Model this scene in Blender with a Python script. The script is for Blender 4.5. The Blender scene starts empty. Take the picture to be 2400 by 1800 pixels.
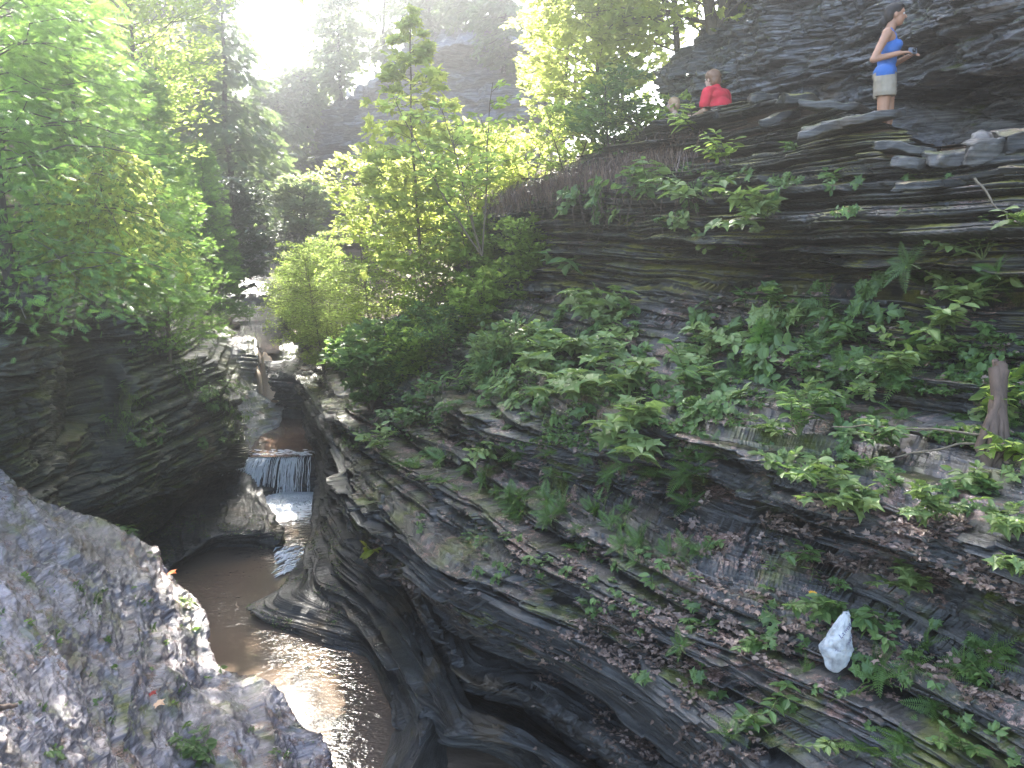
import bpy, math, random
import numpy as np
from mathutils import Vector, Matrix

R = math.radians
scene = bpy.context.scene

# ------------------------------------------------------------------ camera
PITCH = R(10.3); FPX = 1867.0; CP, SP = math.cos(PITCH), math.sin(PITCH)
cam_d = bpy.data.cameras.new('camera'); cam = bpy.data.objects.new('camera', cam_d)
scene.collection.objects.link(cam); scene.camera = cam
cam_d.sensor_width = 36; cam_d.lens = 36*FPX/2400.0
cam_d.clip_start = 0.1; cam_d.clip_end = 2000
cam.location = (0, 0, 0); cam.rotation_euler = (R(90)-PITCH, 0, 0)

# ------------------------------------------------------------------ light
SUN_AZ, SUN_EL = R(-12), R(43)          # azimuth to the right of straight ahead (+Y)
sdir = Vector((math.sin(SUN_AZ)*math.cos(SUN_EL), math.cos(SUN_AZ)*math.cos(SUN_EL), math.sin(SUN_EL)))
sd = bpy.data.lights.new('sun', 'SUN'); sd.energy = 4.8; sd.angle = R(0.5); sd.color = (1.0, 0.95, 0.86)
so = bpy.data.objects.new('sun', sd); scene.collection.objects.link(so)
so.rotation_euler = (-sdir).to_track_quat('-Z', 'Y').to_euler()
so.location = (0, 20, 40)
w = bpy.data.worlds.new("World"); scene.world = w; w.use_nodes = True
nt = w.node_tree; bg = nt.nodes['Background']
sky = nt.nodes.new('ShaderNodeTexSky'); sky.sky_type = 'NISHITA'; sky.sun_disc = False
sky.sun_elevation = SUN_EL; sky.sun_rotation = SUN_AZ; sky.altitude = 200; sky.air_density = 1.0; sky.dust_density = 2.5
nt.links.new(sky.outputs[0], bg.inputs[0]); bg.inputs[1].default_value = 0.15
scene.view_settings.view_transform = 'Standard'; scene.view_settings.look = 'None'
scene.view_settings.exposure = 3.4; scene.view_settings.gamma = 1.0
scene.render.engine = 'CYCLES'
scene.cycles.use_denoising = True
scene.cycles.max_bounces = 6; scene.cycles.diffuse_bounces = 3; scene.cycles.glossy_bounces = 2
scene.cycles.transmission_bounces = 3; scene.cycles.volume_bounces = 0; scene.cycles.transparent_max_bounces = 4
scene.cycles.sample_clamp_indirect = 6.0; scene.cycles.caustics_reflective = False; scene.cycles.caustics_refractive = False

# ------------------------------------------------------------------ pixel -> place
WATER = -7.0
def ray(px, py):
    u = (px-1200)/FPX; v = (py-900)/FPX
    return np.array([u, CP - v*SP, -SP - v*CP])
def P(px, py, q):
    """point seen at (px,py); q>0: distance forward, q<0: height below the eye"""
    d = ray(px, py)
    if q > 0: return d*(q/d[1])
    return d*(q/d[2])
def project(V):
    V = np.asarray(V, float)
    x, y, z = V[..., 0], V[..., 1], V[..., 2]
    f = y*CP - z*SP; up = y*SP + z*CP
    f = np.where(np.abs(f) < 1e-6, 1e-6, f)
    return 1200 + FPX*x/f, 900 - FPX*up/f, f

# ------------------------------------------------------------------ helpers
def tag(o, label=None, cat=None, group=None, kind=None):
    if label: o['label'] = label
    if cat: o['category'] = cat
    if group: o['group'] = group
    if kind: o['kind'] = kind
    return o
def empty(name, loc, label=None, cat=None, group=None):
    o = bpy.data.objects.new(name, None); scene.collection.objects.link(o)
    o.location = loc; o.empty_display_size = 0.2
    return tag(o, label, cat, group)
def link_mesh(name, me, parent=None):
    o = bpy.data.objects.new(name, me); scene.collection.objects.link(o)
    if parent is not None: o.parent = parent
    return o
def np_mesh(name, V, F, mats, smooth=True, attr=None, mat_idx=None):
    """V (n,3); F list of arrays (m,k)"""
    V = np.asarray(V, np.float32)
    if isinstance(F, np.ndarray): F = [F]
    F = [f for f in F if len(f)]
    me = bpy.data.meshes.new(name)
    me.vertices.add(len(V)); me.vertices.foreach_set('co', V.ravel())
    loops = np.concatenate([f.ravel() for f in F]).astype(np.int32)
    counts = np.concatenate([np.full(len(f), f.shape[1], np.int32) for f in F])
    starts = np.concatenate([[0], np.cumsum(counts)[:-1]]).astype(np.int32)
    me.loops.add(len(loops)); me.loops.foreach_set('vertex_index', loops)
    me.polygons.add(len(counts)); me.polygons.foreach_set('loop_start', starts)
    me.polygons.foreach_set('loop_total', counts)
    if mat_idx is not None: me.polygons.foreach_set('material_index', np.asarray(mat_idx, np.int32))
    me.update(calc_edges=True)
    me.polygons.foreach_set('use_smooth', np.full(len(counts), smooth, bool))
    for m in (mats if isinstance(mats, (list, tuple)) else [mats]): me.materials.append(m)
    if attr is not None:
        a = me.attributes.new('var', 'FLOAT', 'POINT'); a.data.foreach_set('value', np.asarray(attr, np.float32))
    return me

# noise ---------------------------------------------------------------
def h3(i, j, k, s=0):
    n = (i.astype(np.int64)*374761393 + j.astype(np.int64)*668265263 + k.astype(np.int64)*2147483647 + s*1274126177) & 0xffffffff
    n = ((n ^ (n >> 13))*1274126177) & 0xffffffff
    n = ((n ^ (n >> 16))*2246822519) & 0xffffffff
    n = n ^ (n >> 15)
    return (n & 0xffffff)/float(0xffffff)
def noise3(x, y, z, s=0):
    xi, yi, zi = np.floor(x), np.floor(y), np.floor(z)
    fx, fy, fz = x-xi, y-yi, z-zi
    fx = fx*fx*(3-2*fx); fy = fy*fy*(3-2*fy); fz = fz*fz*(3-2*fz)
    xi = xi.astype(np.int64); yi = yi.astype(np.int64); zi = zi.astype(np.int64)
    def L(a, b, t): return a+(b-a)*t
    c = lambda a, b, d: h3(xi+a, yi+b, zi+d, s)
    return L(L(L(c(0,0,0), c(1,0,0), fx), L(c(0,1,0), c(1,1,0), fx), fy),
             L(L(c(0,0,1), c(1,0,1), fx), L(c(0,1,1), c(1,1,1), fx), fy), fz)*2-1
def fbm(x, y, z, o=3, s=0):
    r = 0; a = 1.0; t = 0
    for k in range(o):
        r = r + a*noise3(x*2**k, y*2**k, z*2**k, s+k*7); t += a; a *= .5
    return r/t
def sstep(a, b, x):
    t = np.clip((x-a)/(b-a), 0, 1); return t*t*(3-2*t)

# materials -----------------------------------------------------------
def mat_new(name):
    m = bpy.data.materials.new(name); m.use_nodes = True
    n = m.node_tree; b = n.nodes['Principled BSDF']
    return m, n, b
def nd(n, t, **kw):
    x = n.nodes.new(t)
    for k, v in kw.items(): setattr(x, k, v)
    return x
def ramp(n, fac, stops):
    r = nd(n, 'ShaderNodeValToRGB'); e = r.color_ramp.elements
    while len(e) < len(stops): e.new(0.5)
    for i, (p, c) in enumerate(stops):
        e[i].position = p; e[i].color = tuple(c)+(1,) if len(c) == 3 else c
    n.links.new(fac, r.inputs[0]); return r.outputs[0]
def mixc(n, fac, a, b, mode='MIX'):
    x = nd(n, 'ShaderNodeMix', data_type='RGBA', blend_type=mode)
    for sock, v in ((0, fac), (6, a), (7, b)):
        if isinstance(v, (int, float)): x.inputs[sock].default_value = v
        elif isinstance(v, tuple): x.inputs[sock].default_value = v if len(v) == 4 else v+(1,)
        else: n.links.new(v, x.inputs[sock])
    return x.outputs[2]
def math_n(n, op, a, b=0.0):
    x = nd(n, 'ShaderNodeMath', operation=op)
    for i, v in enumerate((a, b)):
        if isinstance(v, (int, float)): x.inputs[i].default_value = v
        else: n.links.new(v, x.inputs[i])
    return x.outputs[0]
def noise_n(n, vec, scale, detail=4, rough=.6, mscale=None):
    if mscale:
        mp = nd(n, 'ShaderNodeMapping'); mp.inputs['Scale'].default_value = mscale
        n.links.new(vec, mp.inputs[0]); vec = mp.outputs[0]
    x = nd(n, 'ShaderNodeTexNoise'); n.links.new(vec, x.inputs['Vector'])
    x.inputs['Scale'].default_value = scale; x.inputs['Detail'].default_value = detail; x.inputs['Roughness'].default_value = rough
    return x.outputs['Fac']

def rock_mat(name, dark, mid, light, rough=(.3, .6), moss=0.3, moss_col=(.09, .1, .02), litter=0.0, bump=.5, spec=.5, streak=9.0):
    m, n, b = mat_new(name)
    g = nd(n, 'ShaderNodeNewGeometry'); pos = g.outputs['Position']
    a = noise_n(n, pos, 1.6, 5, .62, (1, 1, streak))
    c = noise_n(n, pos, .45, 3, .5)
    f = noise_n(n, pos, 14, 4, .7, (1, 1, 2.5))
    lam = noise_n(n, pos, 2.0, 4, .6, (.55, .55, 24))
    s = math_n(n, 'ADD', math_n(n, 'ADD', math_n(n, 'MULTIPLY', a, .32), math_n(n, 'MULTIPLY', lam, .42)), math_n(n, 'ADD', math_n(n, 'MULTIPLY', c, .1), math_n(n, 'MULTIPLY', f, .16)))
    col = ramp(n, s, [(.40, dark), (.49, mid), (.60, light)])
    # rusty seepage stains
    st = noise_n(n, pos, 1.1, 3, .5, (1, 1, .35))
    col = mixc(n, ramp(n, st, [(.60, (0, 0, 0)), (.72, (.55, .55, .55))]), col, (.13, .085, .045))
    sx = nd(n, 'ShaderNodeSeparateXYZ'); n.links.new(g.outputs['Normal'], sx.inputs[0])
    up = math_n(n, 'SUBTRACT', sx.outputs['Z'], .35)
    if litter:
        ln = noise_n(n, pos, 2.2, 6, .8)
        lc = ramp(n, noise_n(n, pos, 30, 2, .9), [(.38, (.045, .025, .018)), (.5, (.13, .075, .055)), (.64, (.25, .16, .13))])
        lf = math_n(n, 'MULTIPLY', math_n(n, 'GREATER_THAN', up, .12), math_n(n, 'GREATER_THAN', ln, .58-litter*.08))
        col = mixc(n, lf, col, lc)
    if moss:
        mn = noise_n(n, pos, 1.3, 4, .65)
        mf = math_n(n, 'MULTIPLY', ramp(n, mn, [(.56-.2*moss, (0, 0, 0)), (.68-.15*moss, (1, 1, 1))]), ramp(n, up, [(0, (0, 0, 0)), (.3, (1, 1, 1))]))
        col = mixc(n, mf, col, ramp(n, f, [(.35, tuple(v*.5 for v in moss_col)), (.65, moss_col)]))
    n.links.new(col, b.inputs['Base Color'])
    rn = noise_n(n, pos, 2.3, 3, .6)
    rr = nd(n, 'ShaderNodeMapRange'); n.links.new(rn, rr.inputs[0]); rr.inputs[1].default_value = .35; rr.inputs[2].default_value = .65
    rr.inputs[3].default_value = rough[0]; rr.inputs[4].default_value = rough[1]
    n.links.new(rr.outputs[0], b.inputs['Roughness'])
    b.inputs['Specular IOR Level'].default_value = spec
    bp = nd(n, 'ShaderNodeBump'); bp.inputs['Strength'].default_value = bump; bp.inputs['Distance'].default_value = .03
    bb = math_n(n, 'ADD', noise_n(n, pos, 26, 5, .75, (1, 1, 3)), math_n(n, 'ADD', math_n(n, 'MULTIPLY', noise_n(n, pos, 5, 4, .7, (1, 1, 7)), 1.2), math_n(n, 'MULTIPLY', lam, 1.8)))
    n.links.new(bb, bp.inputs['Height']); n.links.new(bp.outputs[0], b.inputs['Normal'])
    return m

# rock sheets ---------------------------------------------------------
def cr(a, b, c, d, t):
    return .5*((2*b)+(-a+c)*t+(2*a-5*b+4*c-d)*t*t+(-a+3*b-3*c+d)*t*t*t)
def interp_axis0(G, ts):
    n = len(G); i = np.clip(np.floor(ts).astype(int), 0, n-2); t = (ts-i)
    t = t.reshape((-1,)+(1,)*(G.ndim-1))
    g = lambda k: G[np.clip(k, 0, n-1)]
    a = np.where((i-1 < 0).reshape(t.shape), 2*g(i)-g(i+1), g(i-1))
    d = np.where((i+2 > n-1).reshape(t.shape), 2*g(i+1)-g(i), g(i+2))
    b, c = g(i), g(i+1)
    # tame overshoot
    return cr(b+(a-b)*.8, b, c, c+(d-c)*.8, t)
def samples(G, axis, res):
    px, py, f = project(G)
    ins = (px > -150) & (px < 2550) & (py > -150) & (py < 1950) & (f > .3)
    n = G.shape[axis]; out = []
    for k in range(n-1):
        a = np.take(np.arange(n), k); 
        p0 = np.take(px, k, axis); p1 = np.take(px, k+1, axis); q0 = np.take(py, k, axis); q1 = np.take(py, k+1, axis)
        I = np.take(ins, k, axis) | np.take(ins, k+1, axis)
        d = np.hypot(p1-p0, q1-q0)
        m = d[I].max() if I.any() else 0
        cnt = int(np.clip(math.ceil(m/res), 10, 420))
        out.append(k+np.arange(cnt)/cnt)
    return np.concatenate(out+[[n-1.0]])
ZBUF = {}
CELL = 5
def zbuf_add(V, N, tagname):
    px, py, f = project(V)
    ix = np.floor(px/CELL).astype(int); iy = np.floor(py/CELL).astype(int)
    ok = (ix >= 0) & (ix < 2400//CELL) & (iy >= 0) & (iy < 1800//CELL) & (f > .3)
    key = iy[ok]*(2400//CELL)+ix[ok]; ff = f[ok]; VV = V[ok]; NN = N[ok]
    o = np.lexsort((ff, key)); key = key[o]; ff = ff[o]; VV = VV[o]; NN = NN[o]
    u, first = np.unique(key, return_index=True)
    Z = ZBUF.setdefault('z', np.full((1800//CELL)*(2400//CELL), 1e9)); 
    PP = ZBUF.setdefault('p', np.zeros((len(Z), 3))); NB = ZBUF.setdefault('n', np.zeros((len(Z), 3)))
    better = ff[first] < Z[u]
    Z[u[better]] = ff[first][better]; PP[u[better]] = VV[first][better]; NB[u[better]] = NN[first][better]
def hit(px, py):
    ix = int(np.clip(px//CELL, 0, 2400//CELL-1)); iy = int(np.clip(py//CELL, 0, 1800//CELL-1))
    for r in range(0, 30):
        best = None
        for dx in range(-r, r+1):
            for dy in range(-r, r+1):
                if max(abs(dx), abs(dy)) != r: continue
                x, y = ix+dx, iy+dy
                if 0 <= x < 2400//CELL and 0 <= y < 1800//CELL:
                    k = y*(2400//CELL)+x
                    if ZBUF['z'][k] < 1e8 and (best is None or ZBUF['z'][k] < ZBUF['z'][best]): best = k
        if best is not None: return ZBUF['p'][best].copy(), ZBUF['n'][best].copy()
    return P(px, py, 12.0), np.array([0, 0, 1.])

LAY = [(.62, .10, .10, 1.6), (.21, .085, .06, .8), (.075, .04, .02, .35), (.033, .012, .008, .15)]
UPF = []   # up-facing spots for leaf litter
def sheet(name, rows, mat, res=2.6, layers=LAY, amp=1.0, rough=.06, flip=False, kind='structure', label=None, cat=None, seed=0, drop=None, store=True, smooth=True, stair=1.0, group=None, dipx=0.0, flake=0.0, extl=0, extr=0):
    G = np.array([[p[1:] if len(p) == 4 else P(*p) for p in r] for r in rows], float)
    if extl: G = np.concatenate([G[:, :1]+(G[:, :1]-G[:, 1:2])*extl, G], 1)
    if extr: G = np.concatenate([G, G[:, -1:]+(G[:, -1:]-G[:, -2:-1])*extr], 1)
    if drop is not None:
        d = G[-1].copy(); d[:, 2] = drop; G = np.concatenate([G, d[None]])
    tv = samples(G, 0, res); tu = samples(G, 1, res)
    S = interp_axis0(G, tv); S = interp_axis0(S.transpose(1, 0, 2), tu).transpose(1, 0, 2)
    du = np.gradient(S, axis=1); dv = np.gradient(S, axis=0)
    N = np.cross(du, dv); N /= (np.linalg.norm(N, axis=2, keepdims=True)+1e-9)
    vis = -(N*S).sum(2)/np.linalg.norm(S, axis=2)
    flip = vis.mean() < 0
    if flip: N = -N
    H = N.copy(); H[..., 2] = 0
    Hm = H.mean(axis=0, keepdims=True)
    # smooth the outward direction along the strike
    k = max(3, len(tu)//30)|1
    Hp = np.concatenate([np.repeat(Hm[:, :1], k//2, 1), Hm, np.repeat(Hm[:, -1:], k//2, 1)], 1)
    cs = np.cumsum(np.concatenate([np.zeros((1, 1, 3)), Hp], 1), 1); Hm = (cs[:, k:]-cs[:, :-k])/k
    Hm = Hm/(np.linalg.norm(Hm, axis=2, keepdims=True)+1e-6)
    H = np.repeat(Hm, S.shape[0], 0)
    mid = S[S.shape[0]//2]; s1 = np.concatenate([[0], np.cumsum(np.linalg.norm(np.diff(mid[:, :2], axis=0), axis=1))])
    s = np.repeat(s1[None], S.shape[0], 0)
    x, y, z = S[..., 0], S[..., 1], S[..., 2]
    z0 = z + .05*noise3(x*.35, y*.35, z*.0+seed) + .02*noise3(x*1.3, y*1.3, z*.3) + dipx*x
    cot = np.clip(N[..., 2]/(np.hypot(N[..., 0], N[..., 1])+1e-3), -1.6, 1.6)*stair
    flat = sstep(.72, .93, N[..., 2]); tread = sstep(.6, .95, N[..., 2])
    off = np.zeros_like(z); dz = np.zeros_like(z)
    nh = np.stack([N[..., 0], N[..., 1]], -1); nh /= (np.linalg.norm(nh, axis=-1, keepdims=True)+1e-6)
    align = sstep(.62, .93, nh[..., 0]*H[..., 0]+nh[..., 1]*H[..., 1]); align = np.maximum(align, sstep(.2, -.1, N[..., 2]))
    for li, (t, A, B, L) in enumerate(layers):
        q = z0/t + .3*np.sin(1.9*z0/t+li) + 100
        idx = np.floor(q); fr = q-idx
        sw = s + .25*L*noise3(s/L*1.7, z0*3, z*0+li)
        L2 = L*(.6+.9*h3(idx, idx*0, idx*0+li, 3))
        cell = np.floor(sw/L2 + 9*h3(idx, idx*0+3, idx*0+li, 5))
        rnd = h3(idx, cell, idx*0+li, 11+seed)-.5
        sm = noise3(s/(L*1.4), idx*7.3, z*0+li*3.1, seed)
        o = A*1.6*rnd*amp + B*1.5*sm*amp
        e = np.minimum(fr, 1-fr)
        o = o - .9*A*np.exp(-(e/.1)**2)*amp*(1-tread*.5)
        if li in (0, 1, 2): o = o + cot*(fr-.5)*t*(.75, .95, .7)[li]
        off += o*(1-.8*tread)*(1-(sstep(.6, .85, N[..., 2]) if li >= 2 else 0))*(align if li else np.sqrt(align))
        if li in (1, 2): dz -= flat*(fr-.5)*t*.75
    rn = fbm(x*1.1, y*1.1, z*1.6, 4, seed+3)*rough*2 + fbm(x*5, y*5, z*9, 3, seed+9)*rough*.35
    if flake:
        def terr(f, k): q = f*k; i_ = np.floor(q); return (i_+sstep(.72, 1.0, q-i_))/k
        wx = x+.3*noise3(x*1.5, y*1.5, z*1.5, 3); wy = y+.3*noise3(x*1.5+9, y*1.5, z*1.5, 4)
        rn = rn*.55 + flake*(terr(fbm(wx*.8, wy*.8, z*.8, 4, 41), 9)*1.0 + .5*terr(fbm(wx*2.6, wy*2.6, z*2.6, 3, 43), 6) + .16*terr(fbm(wx*9, wy*9, z*9, 2, 47), 4))
    S = S + H*off[..., None] + N*rn[..., None]; S[..., 2] += dz
    nv, nu = S.shape[:2]
    V = S.reshape(-1, 3)
    ii = np.arange(nv*nu).reshape(nv, nu)
    a, b, c, d = ii[:-1, :-1], ii[:-1, 1:], ii[1:, 1:], ii[1:, :-1]
    F = np.stack([a, b, c, d], -1).reshape(-1, 4)
    if flip: F = F[:, ::-1]
    me = np_mesh(name, V, F, mat, smooth)
    o = link_mesh(name, me); tag(o, label, cat, group, kind)
    du = np.gradient(S, axis=1); dv = np.gradient(S, axis=0)
    N2 = np.cross(du, dv); N2 /= (np.linalg.norm(N2, axis=2, keepdims=True)+1e-9)
    if flip: N2 = -N2
    if store: zbuf_add(V, N2.reshape(-1, 3), name)
    return V, N2.reshape(-1, 3)
# ------------------------------------------------------------------ rock materials
M_wet = rock_mat('wet_shale', (.008, .008, .009), (.022, .022, .023), (.06, .058, .058), (.18, .5), moss=.12, litter=.25, spec=.6)
M_slope = rock_mat('ledge_shale', (.005, .0046, .004), (.017, .0155, .0138), (.075, .068, .059), (.13, .4), moss=.2, litter=.35, spec=.6)
M_wall = rock_mat('mossy_shale', (.0055, .005, .0042), (.02, .018, .015), (.08, .072, .058), (.25, .55), moss=.55, moss_col=(.17, .15, .025), litter=.2, spec=.45)
M_cliff = rock_mat('cliff_shale', (.02, .0185, .018), (.066, .06, .058), (.19, .175, .17), (.14, .4), moss=.2, spec=.6)
M_sculpt = rock_mat('sculpted_shale', (.012, .0113, .0105), (.033, .031, .028), (.085, .08, .073), (.28, .5), moss=0, spec=.4, streak=5)
M_left = rock_mat('damp_green_shale', (.009, .009, .007), (.028, .028, .019), (.08, .078, .052), (.3, .6), moss=.4, litter=0, spec=.45)
M_lit = rock_mat('sheen_paled_shale', (.068, .056, .056), (.165, .139, .139), (.32, .275, .275), (.12, .36), moss=.1, litter=.15, spec=.6)  # lightened to put the wet sky sheen into the base colour
M_far = rock_mat('glare_paled_shale', (.08, .08, .105), (.16, .16, .2), (.28, .28, .33), (.4, .7), moss=.2, spec=.4)  # lightened to put veiling glare into the stone colour
M_skylit = rock_mat('skylit_shale', (.05, .046, .044), (.12, .11, .1), (.23, .21, .195), (.25, .55), moss=.35, moss_col=(.14, .15, .03), litter=.2, spec=.6)  # albedo raised to put open skylight into the stone colour
M_soil = rock_mat('leafy_soil', (.03, .02, .014), (.07, .045, .03), (.14, .09, .06), (.6, .9), moss=.35, litter=1.0, spec=.2, streak=1.5)

THIN = [(.4, .05, .05, 2.5), (.13, .05, .04, 1.4), (.05, .022, .015, .8)]
SMOOTHL = [(.42, .07, .06, 3.0), (.15, .10, .03, 2.4), (.06, .05, .012, 1.8)]
BLOCK = [(.5, .17, .12, 2.2), (.17, .13, .06, 1.5), (.075, .105, .035, 1.0), (.035, .03, .012, .6)]
FARL = [(1.3, .3, .3, 4), (.45, .2, .15, 2), (.2, .1, .05, 1)]

# right bank, low sculpted bench and the hollow: upstream -> near
low = [
 [(720,1040,-6.4),(755,1180,-7.4),(728,1310,-7.4),(684,1385,-7.4),(600,1470,-7.4),(740,1530,-7.4),(845,1555,-7.4),(885,1650,-7.4),(905,1720,-7.4),(880,1830,-7.4),(800,1990,-7.4),(700,2300,-7.4)],
 [(720,1020,-6.0),(752,1165,-7.0),(735,1290,-7.0),(692,1366,-7.0),(612,1448,-7.0),(750,1512,-7.0),(856,1538,-7.0),(897,1645,-7.0),(922,1712,-7.0),(896,1800,-7.0),(820,1950,-7.0),(720,2250,-7.0)],
 [(712,1000,-5.7),(752,1140,-6.6),(742,1255,-6.7),(705,1350,-6.8),(618,1415,-6.8),(745,1462,-6.8),(850,1500,-6.8),(915,1620,-6.8),(945,1700,-6.8),(925,1780,-6.8),(850,1920,-6.8),(750,2200,-6.8)],
 [(705,960,-5.0),(748,1100,-5.9),(752,1215,-6.1),(748,1310,-6.45),(745,1370,-6.5),(830,1395,-6.4),(890,1450,-6.4),(965,1600,-6.4),(1000,1690,-6.5),(992,1745,-6.6),(930,1860,-6.6),(800,2100,-6.6)],
 [(702,930,-4.7),(756,1050,-5.1),(785,1140,-5.5),(795,1225,-5.8),(810,1310,-6.0),(880,1390,-6.05),(945,1460,-6.0),(1015,1640,-6.25),(1035,1722,-6.75),(1100,1765,-7.45),(1180,1850,-7.45),(1200,2050,-7.45)],
 [(702,922,-4.6),(759,1038,-5.0),(788,1125,-5.35),(803,1212,-5.65),(830,1300,-5.9),(902,1378,-6.0),(970,1455,-6.0),(1045,1660,-6.15),(1065,1708,-6.2),(1142,1721,-6.25),(1240,1752,-6.25),(1420,1900,-6.2)],
 [(702,915,-4.5),(762,1025,-4.9),(792,1110,-5.2),(812,1200,-5.5),(850,1290,-5.8),(925,1365,-5.9),(995,1490,-6.0),(1075,1635,-6.05),(1135,1680,-6.05),(1240,1725,-6.0),(1380,1825,-6.0),(1720,2080,-6.0)],
 [(702,905,-4.3),(765,1005,-4.5),(795,1085,-4.7),(828,1180,13.8),(868,1268,13.4),(944,1348,13.0),(1015,1510,11.9),(1095,1612,11.2),(1200,1655,10.7),(1320,1735,9.9),(1470,1835,8.9),(1850,2130,6.6)],
 [(702,901,-4.2),(765,999,-4.4),(795,1080,-4.5),(830,1173,13.2),(872,1260,12.6),(948,1338,11.6),(1032,1492,10.3),(1112,1588,9.5),(1240,1620,9.0),(1362,1696,8.2),(1520,1795,7.3),(1900,2090,5.2)],
 [(702,898,-4.15),(765,994,-4.35),(795,1076,-4.45),(831,1168,12.9),(876,1254,12.2),(952,1328,11.5),(1040,1440,10.9),(1128,1515,10.3),(1270,1565,9.6),(1420,1660,8.7),(1620,1790,7.5),(1950,2085,5.7)],
 [(702,893,-4.1),(765,988,-4.25),(795,1070,-4.35),(832,1161,12.4),(880,1247,11.5),(958,1314,10.6),(1048,1392,9.8),(1148,1462,9.1),(1320,1530,8.1),(1500,1645,7.2),(1730,1830,6.1),(2050,2080,5.2)],
 [(702,885,-3.9),(760,975,-3.95),(792,1055,-4.1),(832,1145,-4.2),(882,1228,-4.15),(962,1288,-4.1),(1060,1358,-4.1),(1200,1425,-4.1),(1400,1512,-4.1),(1610,1640,-4.05),(1850,1835,-4.05),(2200,2080,-4.1)],
]
crest = [P(*q) for q in low[-1]]
def shift(row, d, f=1.0): return [(0, q[0]+d[0], q[1]+d[1], q[2]+d[2]) for q in row]
V, N = sheet('rock_bench', low+[shift(crest, (.7, .4, -.12))], M_sculpt, layers=SMOOTHL, extr=1.5, rough=.035, label='smooth water-worn shale bench and dark hollow at the foot of the right bank', res=2.2)

slope = [
 low[-1],
 [(701,875,24),(768,955,17.4),(796,1010,15.2),(850,1070,13.6),(910,1130,12.2),(1000,1190,11),(1100,1250,10),(1255,1335,8.6),(1480,1445,7.4),(1770,1600,6.2),(2080,1780,5.2),(2450,2000,4.4)],
 [(701,865,24.5),(775,930,17.8),(800,955,15.9),(870,985,14.7),(950,1020,13.2),(1040,1070,12.1),(1130,1130,10.9),(1310,1240,9.0),(1560,1370,7.4),(1935,1560,6.0),(2300,1720,5.0),(2700,1920,4.2)],
 [(702,858,25),(790,915,18.2),(820,932,16.9),(890,962,15.6),(985,1000,14.2),(1085,1030,13.0),(1240,1085,11.3),(1450,1122,9.9),(1700,1165,8.6),(2000,1275,7.3),(2400,1405,5.9),(2900,1560,4.7)],
 [(703,850,25.5),(800,900,18.4),(825,912,16.9),(895,935,15.5),(992,950,14.0),(1095,965,12.7),(1250,985,10.9),(1450,1012,9.4),(1700,1042,8.1),(2000,1155,6.9),(2400,1275,5.6),(2900,1400,4.5)],
 [(705,840,27),(805,870,19.5),(835,868,18),(900,865,17),(1000,860,15.8),(1100,860,14.5),(1250,865,12.6),(1450,885,10.9),(1700,910,9.5),(2000,960,7.9),(2400,1040,6.5),(2900,1100,5.4)],
 [(708,830,29),(815,800,22),(850,780,20.5),(925,745,19),(1030,715,18),(1130,702,16.6),(1280,702,14.4),(1450,702,12.6),(1700,702,10.9),(2000,712,8.6),(2400,742,7.2),(2900,780,6.0)],
]
def steep(rows, f):
    out = []
    for r, k in zip(rows, f):
        o_ = []
        for ci, q in enumerate(r):
            w_ = min(1, max(0, (ci-2)/4)); kk = 1-(1-k)*w_
            o_.append((q[0], q[1], q[2]*kk) if len(q) == 3 and q[2] > 0 else q)
        out.append(o_)
    return out
slope = [shift(crest, (.5, .3, -.9))]+steep(slope, [1, .985, .955, .915, .915, .94, .985])
slope.append([(0,)+tuple(P(*q)+np.array([.8, .6, -.05])) for q in slope[-1]])
sheet('rock_slope', slope, M_slope, layers=BLOCK, extr=1.5, amp=.9, rough=.07, res=2.1, flake=.05, label='stepped shale ledges of the right bank strewn with dead leaves')

face = [
 [(1060,712,18.6),(1130,700,16.4),(1280,704,14.2),(1450,705,12.4),(1700,706,10.4),(2000,718,8.5),(2400,748,7.1),(2900,786,5.8)],
 [(1065,670,19),(1135,650,16.8),(1282,640,14.7),(1450,650,12.9),(1700,655,10.9),(2000,665,8.95),(2400,690,7.5),(2900,720,6.2)],
 [(1070,600,19),(1140,570,16.8),(1285,560,14.7),(1450,570,13.0),(1700,600,11.0),(2000,628,9.0),(2400,655,7.6),(2900,680,6.3)],
 [(1080,530,18.6),(1150,505,16.2),(1290,475,14.1),(1450,490,12.4),(1700,560,10.2),(2000,600,8.3),(2400,628,6.9),(2900,650,5.8)],
 [(1090,505,19),(1160,480,16.8),(1300,440,14.7),(1450,410,13.1),(1700,450,10.8),(2000,470,8.5),(2400,490,7.1),(2900,500,5.9)],
 [(1100,490,19.6),(1165,465,17.3),(1305,415,15.2),(1465,365,13.7),(1700,345,11.4),(2000,370,8.7),(2400,400,7.3),(2900,430,6.1)],
 [(1105,482,20),(1170,455,17.8),(1310,395,15.8),(1450,335,14.4),(1630,258,12.3),(1860,232,10.1),(2070,290,8.75),(2210,345,8.2),(2420,325,7.6),(2900,380,6.3)],
]
# bring all rows to ten columns
def recol(r, n=10):
    a = np.array([P(*p) for p in r]); t = np.linspace(0, len(a)-1, n)
    b = interp_axis0(a, t); return [(0,)+tuple(q) for q in b]
face = [recol(r) for r in face[:-1]]+[[(0,)+tuple(P(*p)) for p in face[-1]]]
V, N = sheet('rock_wall', [shift([q[1:] for q in face[0]], (.15, .1, -.7))]+face, M_wall, layers=BLOCK, extr=1.5, amp=1.0, rough=.05, res=2.1, label='stacked mossy shale ledges rising to the path edge on the right')

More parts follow.
